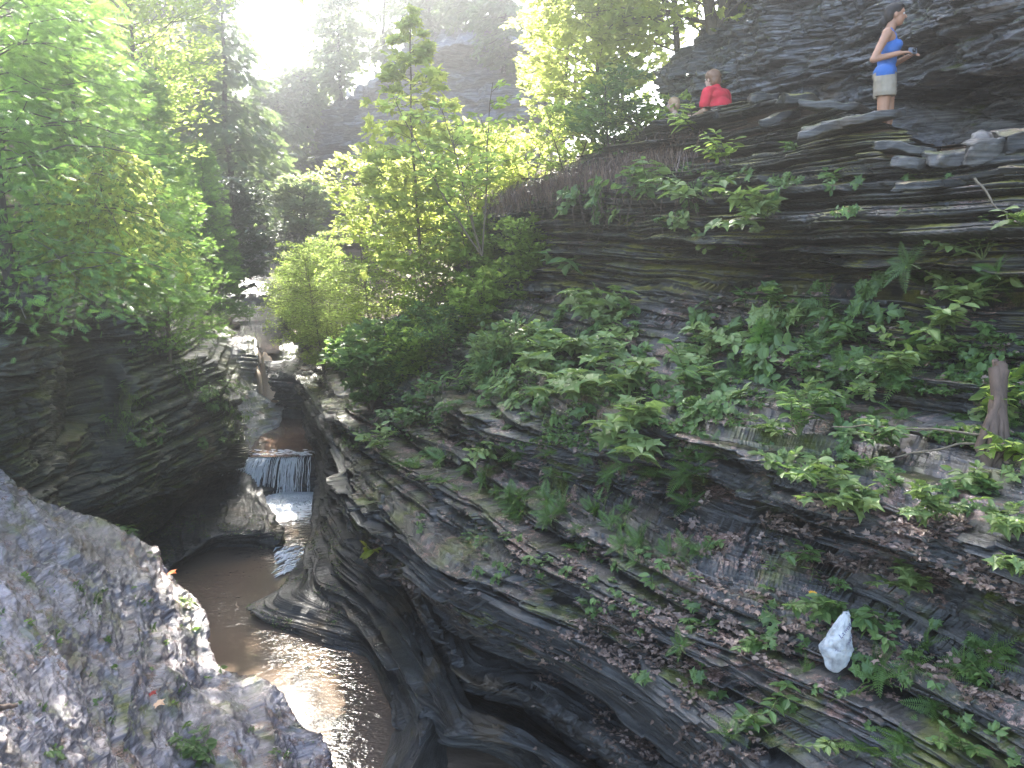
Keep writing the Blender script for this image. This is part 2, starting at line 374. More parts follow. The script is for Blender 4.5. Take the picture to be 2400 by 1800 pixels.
def PZ(px, Y, z): q = P(px, 300, Y); return (0, q[0], q[1], z)
path = [
 [(1110,480,20.4),(1170,452,18.1),(1315,394,16.1),(1455,334,14.7),(1632,260,12.5),(1860,236,10.25),(2070,296,8.85),(2210,348,8.3),(2420,330,7.7),(2900,384,6.4)],
 [(1150,478,21.5),(1210,448,19.5),(1350,392,17.4),PZ(1510,15.2,1.0),PZ(1640,12.7,.8),PZ(1860,10.45,.76),PZ(2070,9.0,.84),PZ(2210,8.45,.9),PZ(2420,7.9,.95),PZ(2900,6.7,.8)],
 [(1200,470,26),(1260,440,23),(1400,385,21),PZ(1560,17.8,1.0),PZ(1700,14.6,.8),PZ(1880,12.6,.76),PZ(2080,10.9,.84),PZ(2230,10.1,.9),PZ(2430,9.4,.95),PZ(2900,8.3,.8)],
]
sheet('path', path, M_soil, layers=THIN, extr=1.5, amp=.3, rough=.05, label='leaf-littered walking path running behind the stone ledges')

cliff = [
 [PZ(1700,22,.6),PZ(1560,18,.6),PZ(1600,16.6,.6),PZ(1690,14.6,.6),PZ(1820,12.8,.6),PZ(2060,11.0,.6),PZ(2250,10.2,.7),PZ(2430,9.5,.7),PZ(2900,8.2,.6)],
 [(1700,200,22),(1545,200,18),(1590,210,16.4),(1690,215,14.4),(1820,215,12.8),(2060,240,11.4),(2250,265,10.8),(2430,280,10.2),(2900,300,8.8)],
 [(1720,130,22),(1575,160,18),(1620,165,16.4),(1710,160,14.4),(1830,155,12.7),(2060,180,11.1),(2230,205,10.3),(2430,190,9.4),(2900,170,7.9)],
 [(1780,60,22),(1650,105,17.8),(1690,105,16.2),(1760,95,14.2),(1870,80,12.6),(2080,80,10.8),(2250,100,9.5),(2430,70,8.5),(2900,30,7.1)],
 [(1860,0,22),(1715,35,17.8),(1750,35,16.2),(1810,20,14.2),(1920,0,12.6),(2110,-20,10.8),(2280,-20,9.3),(2450,-60,8.3),(2900,-80,7)],
 [(1950,-120,22),(1790,-60,18),(1820,-80,16.2),(1880,-100,14.3),(2000,-130,12.6),(2160,-150,10.8),(2320,-160,9.3),(2480,-200,8.3),(2900,-250,7)],
 [(2200,-700,24),(2100,-500,19),(2120,-520,17),(2140,-540,15),(2200,-560,13),(2280,-580,11.2),(2400,-600,9.9),(2520,-640,8.6),(2900,-700,7)],
 [(2500,-1500,28),(2400,-1300,22),(2400,-1400,18),(2400,-1450,16),(2400,-1500,14.2),(2450,-1550,12.4),(2500,-1600,10.9),(2600,-1650,9.5),(2900,-1700,7.6)],
]
sheet('upper_cliff', cliff, M_cliff, layers=[(.6, .1, .1, 1.2), (.19, .09, .06, .5), (.075, .055, .03, .22), (.035, .025, .012, .12)], extr=1.5, amp=1.0, rough=.16, label='glistening shale cliff overhanging the path behind the woman')

# left bank -----------------------------------------------------------
fg = [
 [(-300,1000,9.5),(0,1130,10.5),(190,1205,11.5),(330,1270,12.2),(430,1370,12.2),(480,1430,11.7),(512,1560,10.6),(620,1610,10.3),(700,1700,9.8),(765,1800,9.2),(800,1950,8.5)],
 [(-300,1080,8.6),(0,1185,9.6),(180,1250,10.6),(305,1320,11.2),(400,1420,11.3),(450,1480,11.0),(490,1590,10.2),(595,1650,9.8),(670,1740,9.4),(725,1830,8.9),(760,2000,8.1)],
 [(-300,1250,7.2),(0,1330,8.2),(150,1370,9),(260,1420,9.8),(340,1480,10),(400,1540,9.9),(450,1640,9.3),(550,1700,9.0),(620,1780,8.7),(670,1870,8.3),(700,2040,7.6)],
 [(-300,1450,5.7),(0,1480,6.8),(130,1510,7.7),(240,1560,8.4),(320,1610,8.6),(380,1670,8.6),(430,1760,8.2),(500,1820,7.9),(560,1900,7.6),(600,2000,7.2),(620,2150,6.7)],
 [(-300,1650,4.7),(0,1640,5.7),(120,1660,6.5),(220,1710,7.0),(300,1770,7.1),(360,1840,7.1),(410,1930,6.8),(450,2000,6.6),(500,2080,6.3),(540,2200,6),(560,2300,5.7)],
 [(-300,2200,3.1),(0,2150,3.7),(150,2150,4.2),(250,2180,4.5),(330,2250,4.5),(400,2300,4.5),(450,2350,4.4),(500,2400,4.4),(550,2500,4.3),(600,2600,4),(620,2700,3.8)],
]
g0 = [P(*p) for p in fg[0]]
drop_row = [(0, q[0]+.15, q[1]+.25, WATER-.5) for q in g0]
und_row = [(0, q[0]+.05, q[1]-.15, q[2]-.5) for q in g0]
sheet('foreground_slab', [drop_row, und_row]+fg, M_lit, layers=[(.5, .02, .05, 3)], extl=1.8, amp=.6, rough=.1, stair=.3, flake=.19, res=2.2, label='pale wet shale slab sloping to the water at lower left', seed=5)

lw = [
 [(-300,560,13),(-50,600,14),(60,620,14.5),(112,630,15),(150,640,17),(230,650,19),(320,670,21),(420,710,23),(500,770,24),(548,850,24.5),(560,880,27)],
 [(-300,680,9),(-50,715,10),(60,730,10.8),(112,735,12),(150,738,14),(230,735,16.2),(320,752,17.2),(420,790,18.8),(500,840,19.8),(545,925,20.6),(556,930,23)],
 [(-300,700,9),(-50,745,10.1),(60,782,10.9),(108,800,11.6),(150,800,14.8),(230,800,16.4),(320,820,16.9),(420,850,18.2),(500,890,19.0),(545,955,20.0),(557,960,23)],
 [(-300,850,8.9),(-50,840,9.7),(60,830,10.4),(112,835,11.2),(150,860,15),(230,870,16.3),(320,890,16.3),(420,910,17.6),(500,940,18.4),(545,985,19.5),(558,985,23)],
 [(-300,950,8.8),(-50,930,9.9),(55,920,10.7),(105,920,11.6),(150,950,14.8),(230,965,15.6),(320,975,15.5),(420,990,16.9),(500,1010,18.0),(545,1022,19.2),(558,1020,23)],
 [(-300,1050,9),(-50,1040,10.2),(60,1050,11),(112,1060,12),(150,1060,14.0),(230,1070,14.6),(320,1075,14.9),(420,1075,16.5),(500,1065,17.9),(545,1062,19.3),(558,1060,23)],
 [(-300,1120,9.3),(-50,1130,10.4),(60,1140,11.4),(112,1150,12.2),(150,1150,13.3),(230,1170,13.8),(320,1160,14.8),(420,1125,17.0),(500,1090,18.6),(543,1080,20.0),(558,1080,23)],
 [(-300,1200,9.6),(-50,1240,10.8),(60,1280,11.6),(112,1300,12.4),(150,1300,13),(215,1245,14.0),(330,1250,17),(420,1190,19.6),(500,1130,21.0),(543,1110,21.6),(560,1100,23)],
 [(-300,1300,9.6),(-50,1340,10.8),(60,1380,11.6),(112,1400,12.4),(150,1400,13),(230,1420,14.2),(330,1290,17),(420,1230,20),(500,1170,21.8),(543,1140,22.4),(560,1130,23)],
]
sheet('left_wall', lw, M_left, layers=[(.55, .14, .14, 2.0), (.18, .08, .06, .8), (.07, .035, .02, .4), (.035, .012, .01, .2)], extl=1.8, amp=1.0, rough=.07, label='dark undercut shale wall with a smooth green-grey alcove at left', seed=2)

ml = [
 [(380,760,30),(450,790,30),(510,830,29),(565,882,28),(616,925,27),(655,960,26.6),(680,985,30)],
 [(390,800,27),(450,815,27.5),(500,848,27),(555,888,26.6),(606,928,26.1),(649,965,25.9),(670,990,29)],
 [(395,835,25.5),(440,850,25.8),(490,895,25.5),(545,945,25.1),(600,980,24.8),(652,1000,25.2),(668,1005,28)],
 [(398,860,24.4),(435,880,24.4),(478,930,24.2),(530,985,23.8),(578,1018,23.6),(635,1035,24.2),(655,1040,27)],
 [(400,872,23.0),(450,892,22.9),(500,925,22.9),(535,985,22.6),(560,1020,22.4),(600,1052,22.9),(640,1055,26)],
 [(400,900,22.0),(440,930,21.9),(490,980,21.9),(530,1025,21.8),(553,1060,21.8),(610,1062,22.5),(640,1062,26)],
 [(400,960,21.9),(440,1000,21.8),(490,1050,21.8),(530,1090,21.9),(553,1100,22.0),(610,1085,22.8),(640,1075,26)],
]
sheet('left_ledge', ml, M_skylit, layers=[(.4, .16, .1, 2.5), (.14, .07, .05, 1.2), (.055, .03, .02, .6)], amp=1.0, rough=.07, label='pale sloping shale slabs with grass beside the upper pool', seed=7)

tg = [
 [(300,1230,19),(380,1190,20),(440,1140,21.5),(490,1110,22),(530,1075,23),(545,1055,23.2),(552,1045,23.4)],
 [(300,1270,17),(375,1245,17.6),(430,1210,18.4),(490,1160,19.6),(540,1110,20.8),(570,1080,22.0),(580,1070,22.6)],
 [(320,1310,15.9),(395,1290,16.4),(440,1250,17.2),(505,1200,18.3),(560,1160,19.3),(597,1145,20.4),(605,1140,21)],
 [(340,1350,15.2),(400,1325,15.6),(446,1286,16.3),(507,1251,16.9),(562,1242,17.1),(622,1228,17.8),(638,1200,19)],
 [(345,1362,15.3),(403,1332,15.8),(450,1296,16.6),(508,1264,17.3),(566,1256,17.3),(650,1252,17.4),(662,1240,18.5)],
 [(350,1372,15.4),(408,1336,16.2),(463,1310,16.9),(518,1293,17.4),(568,1288,17.4),(655,1280,17.3),(668,1260,18.4)],
 [(355,1390,-7.3),(412,1350,-7.25),(475,1325,-7.25),(525,1315,-7.25),(575,1310,-7.25),(655,1302,-7.25),(672,1280,-7.25)],
]
sheet('rock_tongue', tg, M_sculpt, layers=[(.3, .05, .05, 2), (.11, .06, .02, 3), (.04, .02, .01, 1.5)], amp=.8, rough=.03, flake=.1, label='scooped rock shelf jutting over the pool below the left wall', seed=4, res=2.4)

fall = [
 [(520,1045,24),(560,1058,23),(600,1062,22.4),(660,1063,22.3),(720,1063,22.3),(780,1060,22.3)],
 [(520,1068,22.4),(560,1068,22.0),(600,1068,21.9),(660,1067,21.9),(720,1067,21.9),(780,1062,21.9)],
 [(530,1100,21.6),(575,1100,21.5),(610,1095,21.6),(660,1090,21.75),(720,1090,21.75),(780,1090,21.8)],
 [(560,1160,20.4),(600,1160,20.8),(640,1160,21.2),(680,1160,21.4),(730,1160,21.4),(780,1160,21.4)],
 [(600,1230,-7.3),(625,1215,-7.3),(650,1190,-7.3),(690,1185,-7.3),(730,1180,-7.3),(780,1180,-7.3)],
]
sheet('fall_ledge', fall, M_wet, layers=SMOOTHL, amp=.8, rough=.03, label='dark rounded ledge behind the waterfall', seed=3, res=2.2)

# upper channel ---------------------------------------------------------
bw = [
 [(620,850,28),(680,838,28.5),(720,835,28.5),(780,820,28.5)],
 [(625,872,26.2),(665,868,26.0),(700,866,25.7),(760,850,25.5)],
 [(632,900,25.5),(665,895,25.3),(700,890,25.1),(760,880,25)],
 [(642,930,25.7),(668,935,25.6),(700,935,25.5),(760,930,25.3)],
 [(652,950,26.3),(675,958,26.3),(705,958,26.2),(760,955,26)],
 [(655,985,-6.1),(680,988,-6.1),(710,990,-6.1),(760,990,-6.1)],
]
sheet('overhang_rock', bw, M_wet, layers=THIN, amp=1.0, rough=.06, label='dark overhanging rock at the head of the upper pool', seed=8, res=2.2)
bed = [
 [(420,690,46),(520,700,46),(600,700,46),(650,700,46),(690,700,46),(760,690,46)],
 [(430,730,40),(500,735,40),(590,745,39),(640,745,39),(680,745,39),(760,740,38)],
 [(430,745,38),(500,750,38),(590,770,-4.15),(640,770,-4.15),(672,770,-4.15),(760,745,34)],
 [(430,760,34),(500,770,34),(600,800,-4.2),(640,800,-4.25),(660,800,-4.2),(750,770,31)],
 [(440,790,31),(510,800,31),(600,826,-4.2),(628,830,-4.35),(652,826,-4.2),(740,800,30)],
 [(450,805,30),(520,820,30),(605,840,29.2),(625,840,29.2),(650,850,28.8),(735,830,29.2)],
 [(470,830,29.4),(540,860,29),(598,880,28.6),(622,900,28.4),(645,900,28.4),(720,870,28.9)],
 [(500,900,28),(560,930,27.6),(600,950,27),(625,955,27),(650,960,27),(720,940,28)],
 [(500,1000,-6.2),(560,1005,-6.2),(600,1000,-6.2),(625,1000,-6.2),(650,1000,-6.2),(720,1000,-6.2)],
]
sheet('stream_bed', bed, M_skylit, layers=[(.5, .12, .1, 3), (.18, .1, .05, 1.5), (.08, .04, .02, .8)], amp=.9, rough=.06, label='wet layered shale bed of the creek above the fallen log', seed=9, res=2.2)
steps = [
 [(400,560,62),(480,590,60),(560,600,60),(620,590,60),(690,560,60),(820,520,56)],
 [(400,620,55),(480,640,53),(560,640,52),(640,610,54),(720,590,52),(820,570,50)],
 [(400,660,48),(480,668,47),(560,672,47),(640,670,47),(720,660,46),(820,640,44)],
 [(400,680,45),(480,682,44),(560,686,44.5),(640,684,44.5),(720,680,44),(820,670,42)],
 [(400,735,42),(480,730,41.5),(560,740,42.5),(640,735,42.5),(720,730,42),(820,720,40)],
 [(400,800,41),(480,790,41),(560,790,41),(640,790,41),(720,790,41),(820,790,38)],
]
sheet('upper_steps', steps, M_wet, layers=FARL, amp=.9, rough=.12, label='dark stone steps across the far end of the creek', seed=10)

# far right slope behind the bushes, far cliff, far left bank -------------
rs = [
 [(640,560,60),(760,540,50),(900,520,42),(1050,470,34),(1200,420,28),(1400,350,26),(1560,280,26),(1800,200,28)],
 [(650,640,52),(760,620,44),(900,590,36),(1050,540,29),(1200,470,24.5),(1400,385,22),(1560,310,21),(1800,250,22)],
 [(655,720,40),(740,700,35),(860,680,30),(1000,640,24),(1140,560,20.5),(1300,470,18),(1500,400,17),(1800,350,17)],
 [(660,780,34),(740,770,30),(830,760,26),(960,740,21),(1100,700,18.2),(1300,650,16.5),(1500,600,16),(1800,500,16)],
 [(680,850,29),(750,840,26.5),(830,840,23),(940,830,19.5),(1100,820,17.5),(1300,800,16),(1500,700,15.5),(1800,650,15.5)],
]
sheet('hillside', rs, M_soil, layers=[(.9, .2, .2, 3), (.3, .12, .1, 1.5)], amp=1, rough=.3, label='brown leafy bank rising behind the bushes', seed=12, res=4)
fc = [
 [(480,720,60),(560,640,58),(640,620,54),(720,600,50),(820,590,46),(950,580,42),(1100,570,38),(1300,560,34)],
 [(490,560,62),(570,540,60),(640,520,57),(720,490,52),(820,470,47),(950,460,43),(1100,450,39),(1300,440,35)],
 [(520,470,62),(580,450,59),(640,430,56),(715,400,50),(820,380,46),(950,360,42),(1100,340,38),(1300,320,34)],
 [(560,400,60),(620,390,56),(680,370,53),(722,330,49),(820,300,45),(950,260,41.5),(1100,240,37.5),(1300,220,34)],
 [(640,360,64),(690,330,60),(730,270,55),(760,262,49),(830,232,45),(950,180,42.5),(1100,150,38.5),(1300,120,35)],
 [(680,340,70),(740,290,66),(790,240,58),(800,240,50),(850,215,44),(950,140,41),(1100,100,37),(1260,110,33)],
 [(740,300,78),(800,250,72),(840,215,64),(860,210,56),(900,180,50),(1000,85,46),(1130,60,41),(1270,80,37)],
]
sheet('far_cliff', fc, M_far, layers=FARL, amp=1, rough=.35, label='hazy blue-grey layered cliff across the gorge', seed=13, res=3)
lb = [
 [(-400,-900,30),(-200,-700,34),(0,-500,40),(200,-200,50),(380,50,60),(520,200,70),(640,330,78),(740,400,84)],
 [(-400,-300,24),(-200,-200,28),(0,-100,34),(200,50,42),(380,200,52),(500,330,60),(580,430,68),(640,480,74)],
 [(-400,200,18),(-200,250,21),(0,300,26),(200,350,33),(360,420,42),(470,480,50),(540,530,57),(580,560,62)],
 [(-400,450,14),(-200,490,16),(0,520,19),(200,560,25),(330,600,32),(430,640,38),(520,660,45),(560,660,50)],
 [(-400,600,12),(-200,640,13.5),(0,660,16),(200,690,20),(330,720,25.5),(420,740,31),(490,760,35),(520,770,38)],
 [(-400,750,12),(-200,780,14.5),(0,800,17),(200,830,20.5),(330,860,25.5),(400,880,29),(460,900,31),(500,900,32)],
]
sheet('left_hillside', lb, M_soil, layers=[(1.5, .4, .4, 4), (.5, .2, .2, 2)], extl=1.8, amp=1, rough=.5, label='wooded bank rising on the left of the gorge', seed=14, res=5)
# ------------------------------------------------------------------ leaves
def leaf_mat(name, lo, hi, trans=(.12, .2, .02), tmix=.45, rough=.45, spec=.4):
    m, n, b = mat_new(name)
    at = nd(n, 'ShaderNodeAttribute', attribute_name='var')
    col = ramp(n, at.outputs['Fac'], [(0, lo), (.55, tuple((a+c)/2 for a, c in zip(lo, hi))), (1, hi)])
    n.links.new(col, b.inputs['Base Color']); b.inputs['Roughness'].default_value = rough
    b.inputs['Specular IOR Level'].default_value = spec
    tr = nd(n, 'ShaderNodeBsdfTranslucent')
    tc = mixc(n, at.outputs['Fac'], tuple(v*.55 for v in trans), trans)
    n.links.new(tc, tr.inputs[0])
    mx = nd(n, 'ShaderNodeMixShader'); mx.inputs[0].default_value = tmix
    n.links.new(b.outputs[0], mx.inputs[1]); n.links.new(tr.outputs[0], mx.inputs[2])
    n.links.new(mx.outputs[0], n.nodes['Material Output'].inputs[0])
    return m
L_cedar = leaf_mat('cedar_leaves', (.045, .1, .022), (.12, .23, .05), (.4, .66, .12), .5)
L_hem = leaf_mat('hemlock_needles', (.05, .085, .04), (.12, .19, .08), (.3, .42, .14), .45)  # lightened so the far boughs carry veiling glare in their colour
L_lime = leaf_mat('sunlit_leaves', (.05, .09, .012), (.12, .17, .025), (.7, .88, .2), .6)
L_green = leaf_mat('green_leaves', (.055, .1, .028), (.13, .2, .06), (.26, .42, .09), .45)
L_cool = leaf_mat('shade_leaves', (.11, .15, .045), (.24, .3, .1), (.24, .36, .07), .38, .42, .4)
L_fern = leaf_mat('fern_leaves', (.04, .08, .015), (.09, .16, .03), (.14, .24, .03), .4)
L_grey = leaf_mat('grey_green_leaves', (.06, .08, .055), (.13, .16, .11), (.1, .14, .06), .3)
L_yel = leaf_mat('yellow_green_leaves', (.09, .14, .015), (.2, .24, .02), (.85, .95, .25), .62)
L_pale = leaf_mat('hazy_leaves', (.12, .17, .08), (.22, .28, .14), (.5, .6, .25), .5)  # paleness of haze and glare put into the leaf colour
L_dead = leaf_mat('dead_leaves', (.06, .036, .025), (.3, .205, .155), (.2, .1, .06), .15, .5, .5)
L_grass = leaf_mat('grass_blades', (.05, .09, .015), (.14, .2, .04), (.2, .3, .04), .4)
def plain(name, c, rough=.8, spec=.3, bumps=(20, .4), stretch=(1, 1, .3)):
    m, n, b = mat_new(name)
    g = nd(n, 'ShaderNodeNewGeometry')
    f = noise_n(n, g.outputs['Position'], bumps[0], 4, .65, stretch)
    n.links.new(ramp(n, f, [(.3, tuple(v*.55 for v in c)), (.7, tuple(min(1, v*1.35) for v in c))]), b.inputs['Base Color'])
    b.inputs['Roughness'].default_value = rough; b.inputs['Specular IOR Level'].default_value = spec
    bp = nd(n, 'ShaderNodeBump'); bp.inputs['Strength'].default_value = bumps[1]; bp.inputs['Distance'].default_value = .01
    n.links.new(f, bp.inputs['Height']); n.links.new(bp.outputs[0], b.inputs['Normal'])
    return m
B_dark = plain('dark_bark', (.05, .04, .032)); B_brown = plain('brown_bark', (.13, .1, .065)); B_twig = plain('twig_bark', (.1, .075, .045)); B_green = plain('green_stem', (.1, .12, .04))
B_root = plain('root_bark', (.085, .055, .038))

def outline(pts, cen):
    """fan triangles of an outline around a centre"""
    V = np.array([cen]+list(pts), float); n = len(pts)
    F = np.array([[0, i+1, (i+1) % n+1] for i in range(n)])
    return V, F
OVATE = outline([(0, 0, 0), (.2, .22, .05), (.27, .45, .06), (.17, .75, .02), (0, 1, -.08), (-.17, .75, .02), (-.27, .45, .06), (-.2, .22, .05)], (0, .45, -.02))
mp = [(0, 0, 0), (.18, -.08, .02), (.42, .08, .0), (.3, .22, .05), (.62, .45, -.04), (.36, .52, .05), (.22, .6, .05), (.12, .74, .04), (0, 1.02, -.08)]
MAPLE = outline(mp+[(-x, y, z) for x, y, z in mp[1:-1]][::-1], (0, .38, -.03))
ROUND = outline([(0, 0, 0), (.3, .3, .05), (.22, .8, 0), (0, .95, -.05), (-.22, .8, 0), (-.3, .3, .05)], (0, .5, -.03))
DIA = (np.array([(0, 0, 0), (.24, .45, .05), (0, 1, -.05), (-.24, .45, .05)], float), np.array([[0, 1, 2], [0, 2, 3]]))
def spray(nb=5, w=.05, spread=.42, ang=.55):
    V = []; F = []
    def blade(p, d, L, ww):
        p = np.array(p); d = np.array(d)/np.linalg.norm(d); s = np.array([-d[1], d[0], 0])
        i = len(V); V.extend([p-s*ww*.4, p+s*ww, p+d*L, p+d*L*.5-s*ww]); F.extend([[i, i+1, i+2], [i, i+2, i+3]])
    blade((0, 0, 0), (0, 1, 0), 1.0, w)
    for k in range(nb):
        t = .12+.72*k/nb; L = spread*(1-.55*t)*(1 if k else .7)
        for sg in (-1, 1):
            blade((0, t, .0), (sg*math.cos(ang), math.sin(ang), -.12), L, w)
    V = np.array(V); V[:, 2] -= .18*V[:, 1]**2
    return V, np.array(F)
CEDAR = spray(6, .034, .34, .62)
HEML = spray(6, .05, .36, .35)
def frond(n=15):
    V = []; F = []
    for k in range(n):
        t = (k+.6)/n; L = .26*math.sin(math.pi*min(1, t*.78+.2))**.8*(1-t*.25)
        y = t; z = .28*t-.55*t*t
        for sg in (-1, 1):
            i = len(V); V.extend([(0, y-.022, z), (sg*L*.5, y+.035, z-.015), (sg*L, y+.05, z-.05*L*4), (sg*L*.5, y-.02, z-.02)])
            F.extend([[i, i+1, i+2], [i, i+2, i+3]])
    i = len(V)
    for k in range(6):
        t = k/5; z = .28*t-.55*t*t; V.extend([(-.008, t, z), (.008, t, z+.003)])
    for k in range(5): a = i+2*k; F.extend([[a, a+1, a+3], [a, a+3, a+2]])
    return np.array(V, float), np.array(F)
FROND = frond()

def orient(d, up):
    d = d/(np.linalg.norm(d, axis=1, keepdims=True)+1e-9)
    s = np.cross(d, up); s /= (np.linalg.norm(s, axis=1, keepdims=True)+1e-9)
    n = np.cross(s, d)
    return s, d, n
def leaves(pos, d, up, size, tmpl, var):
    s, d, n = orient(d, up)
    V0, F0 = tmpl; k = len(V0)
    size = np.asarray(size).reshape(-1, 1, 1)
    V = pos[:, None] + size*(V0[None, :, 0:1]*s[:, None] + V0[None, :, 1:2]*d[:, None] + V0[None, :, 2:3]*n[:, None])
    F = (F0[None]+(np.arange(len(pos))*k)[:, None, None]).reshape(-1, 3)
    return V.reshape(-1, 3), F, np.repeat(var, k)
def tubes(paths, sides=5):
    """paths: list of (pts (n,3), radii (n,))"""
    VV = []; FF = []; o = 0
    for pts, rad in paths:
        pts = np.asarray(pts, float); rad = np.broadcast_to(rad, (len(pts),)); n = len(pts)
        t = np.gradient(pts, axis=0); t /= (np.linalg.norm(t, axis=1, keepdims=True)+1e-9)
        a = np.array([0, 0, 1.]) if abs(t[0, 2]) < .9 else np.array([1., 0, 0])
        s = np.cross(t, a); s /= (np.linalg.norm(s, axis=1, keepdims=True)+1e-9); u = np.cross(s, t)
        an = np.arange(sides)*2*math.pi/sides
        V = pts[:, None]+rad[:, None, None]*(np.cos(an)[None, :, None]*s[:, None]+np.sin(an)[None, :, None]*u[:, None])
        ii = np.arange(n*sides).reshape(n, sides)+o
        F = np.stack([ii[:-1], np.roll(ii[:-1], -1, 1), np.roll(ii[1:], -1, 1), ii[1:]], -1).reshape(-1, 4)
        VV.append(V.reshape(-1, 3)); FF.append(F); o += n*sides
    return np.concatenate(VV), np.concatenate(FF)
def curve(p0, p1, sag=0.0, n=6, wob=0.0, rng=None):
    t = np.linspace(0, 1, n)[:, None]; p = p0+(p1-p0)*t; p[:, 2] += 4*sag*(t*(1-t))[:, 0]
    if wob: p[1:-1] += rng.normal(0, wob, (n-2, 3))
    return p

def tree(name, base, H, shape, tmpl, lsize, nbr, per, lmat, bmat, label, cat='tree', group=None, tr=.1, lean=(0, 0), droop=0.0, rise=.3,
         start=.15, spread=.35, seed=0, upmix=.8, azr=None, stems=1, twigs=True, stem_fan=.35, crook=.03):
    rng = np.random.default_rng(seed+17)
    base = np.array(base, float)
    o = empty(name, base, label, cat, group)
    paths = []; Vs = []; Fs = []; As = []; off = 0; trunk_paths = []
    for st in range(stems):
        ln = np.array([lean[0], lean[1], 0.])
        if stems > 1:
            a = 2*math.pi*(st/stems)+rng.uniform(-.4, .4); ln = ln+np.array([math.cos(a), math.sin(a), 0])*stem_fan*rng.uniform(.5, 1.2)
        hh = H*(1 if st == 0 else rng.uniform(.65, 1))
        n = 9; t = np.linspace(0, 1, n)
        tp = np.zeros((n, 3)); tp[:, 2] = t*hh; tp += ln[None]*(t**.9)[:, None]*hh
        tp[1:] += np.cumsum(rng.normal(0, crook*hh/n*2, (n-1, 3)), 0)*np.array([1, 1, .2])
        r0 = tr*(1 if stems == 1 else .7); trunk_paths.append((tp, r0*(1-t*.85)+.004))
        nb = nbr//stems
        hs = start+(1-start)*(np.arange(nb)+rng.random(nb))/nb
        for h in hs:
            L = shape(h)*H*rng.uniform(.7, 1.12)
            if L < .02: continue
            p0 = np.array([np.interp(h, t, tp[:, k]) for k in range(3)])
            az = rng.uniform(0, 2*math.pi) if azr is None else rng.uniform(*azr)
            e = rise+rng.normal(0, .14)
            p1 = p0+np.array([math.cos(az)*math.cos(e), math.sin(az)*math.cos(e), math.sin(e)])*L
            p1[2] -= droop*L
            c = curve(p0, p1, sag=.08*L, n=6, wob=.02*L, rng=rng)
            if twigs: paths.append((c, np.linspace(max(.006, r0*.22*(L/(.3*H+.1))), .003, 6)))
            m = max(4, int(per*rng.uniform(.7, 1.3)*min(1.3, .35+L/(.25*H))))
            tt = 1-rng.random(m)**1.35*.88
            bp = np.stack([np.interp(tt*5, np.arange(6), c[:, k]) for k in range(3)], 1)
            dirb = (p1-p0)/np.linalg.norm(p1-p0)
            side = np.cross(dirb, [0, 0, 1.]); side /= np.linalg.norm(side)+1e-9
            sg = rng.normal(0, 1, m)
            w = spread*L*(.25+.75*np.sin(math.pi*np.clip(tt, 0, 1)*.9))
            bp = bp+side[None]*(sg*w*.6)[:, None]
            bp[:, 2] += rng.normal(0, .12*spread*L+.01, m) - droop*.5*np.abs(sg)*w
            d = dirb[None]*.8+side[None]*np.sign(sg)[:, None]*rng.uniform(.3, 1.1, (m, 1))+rng.normal(0, .35, (m, 3))
            d[:, 2] -= droop*.9
            up = np.array([0, 0, 1.])[None]*upmix+rng.normal(0, 1-upmix*.75, (m, 3))
            V, F, A = leaves(bp, d, up, lsize*rng.uniform(.6, 1.25, m), tmpl, np.clip(rng.normal(.5, .22, m)+rng.normal(0, .12), 0, 1))
            Vs.append(V); Fs.append(F+off); As.append(A); off += len(V)
    me = np_mesh(name+'_crown', np.concatenate(Vs), np.concatenate(Fs), lmat, False, np.concatenate(As)); link_mesh('crown', me, o)
    V, F = tubes(trunk_paths, 9); link_mesh('trunk', np_mesh(name+'_trunk', V, F, bmat), o)
    if paths:
        V, F = tubes(paths, 4); link_mesh('limbs', np_mesh(name+'_limbs', V, F, bmat), o)
    return o
cone = lambda r, p=.8: (lambda h: r*(1.02-h)**p)
oval = lambda r: (lambda h: r*math.sqrt(max(0.0, 1-((h-.55)/.5)**2)))
broom = lambda r: (lambda h: r*(.45+.55*math.sin(math.pi*min(1, h))))

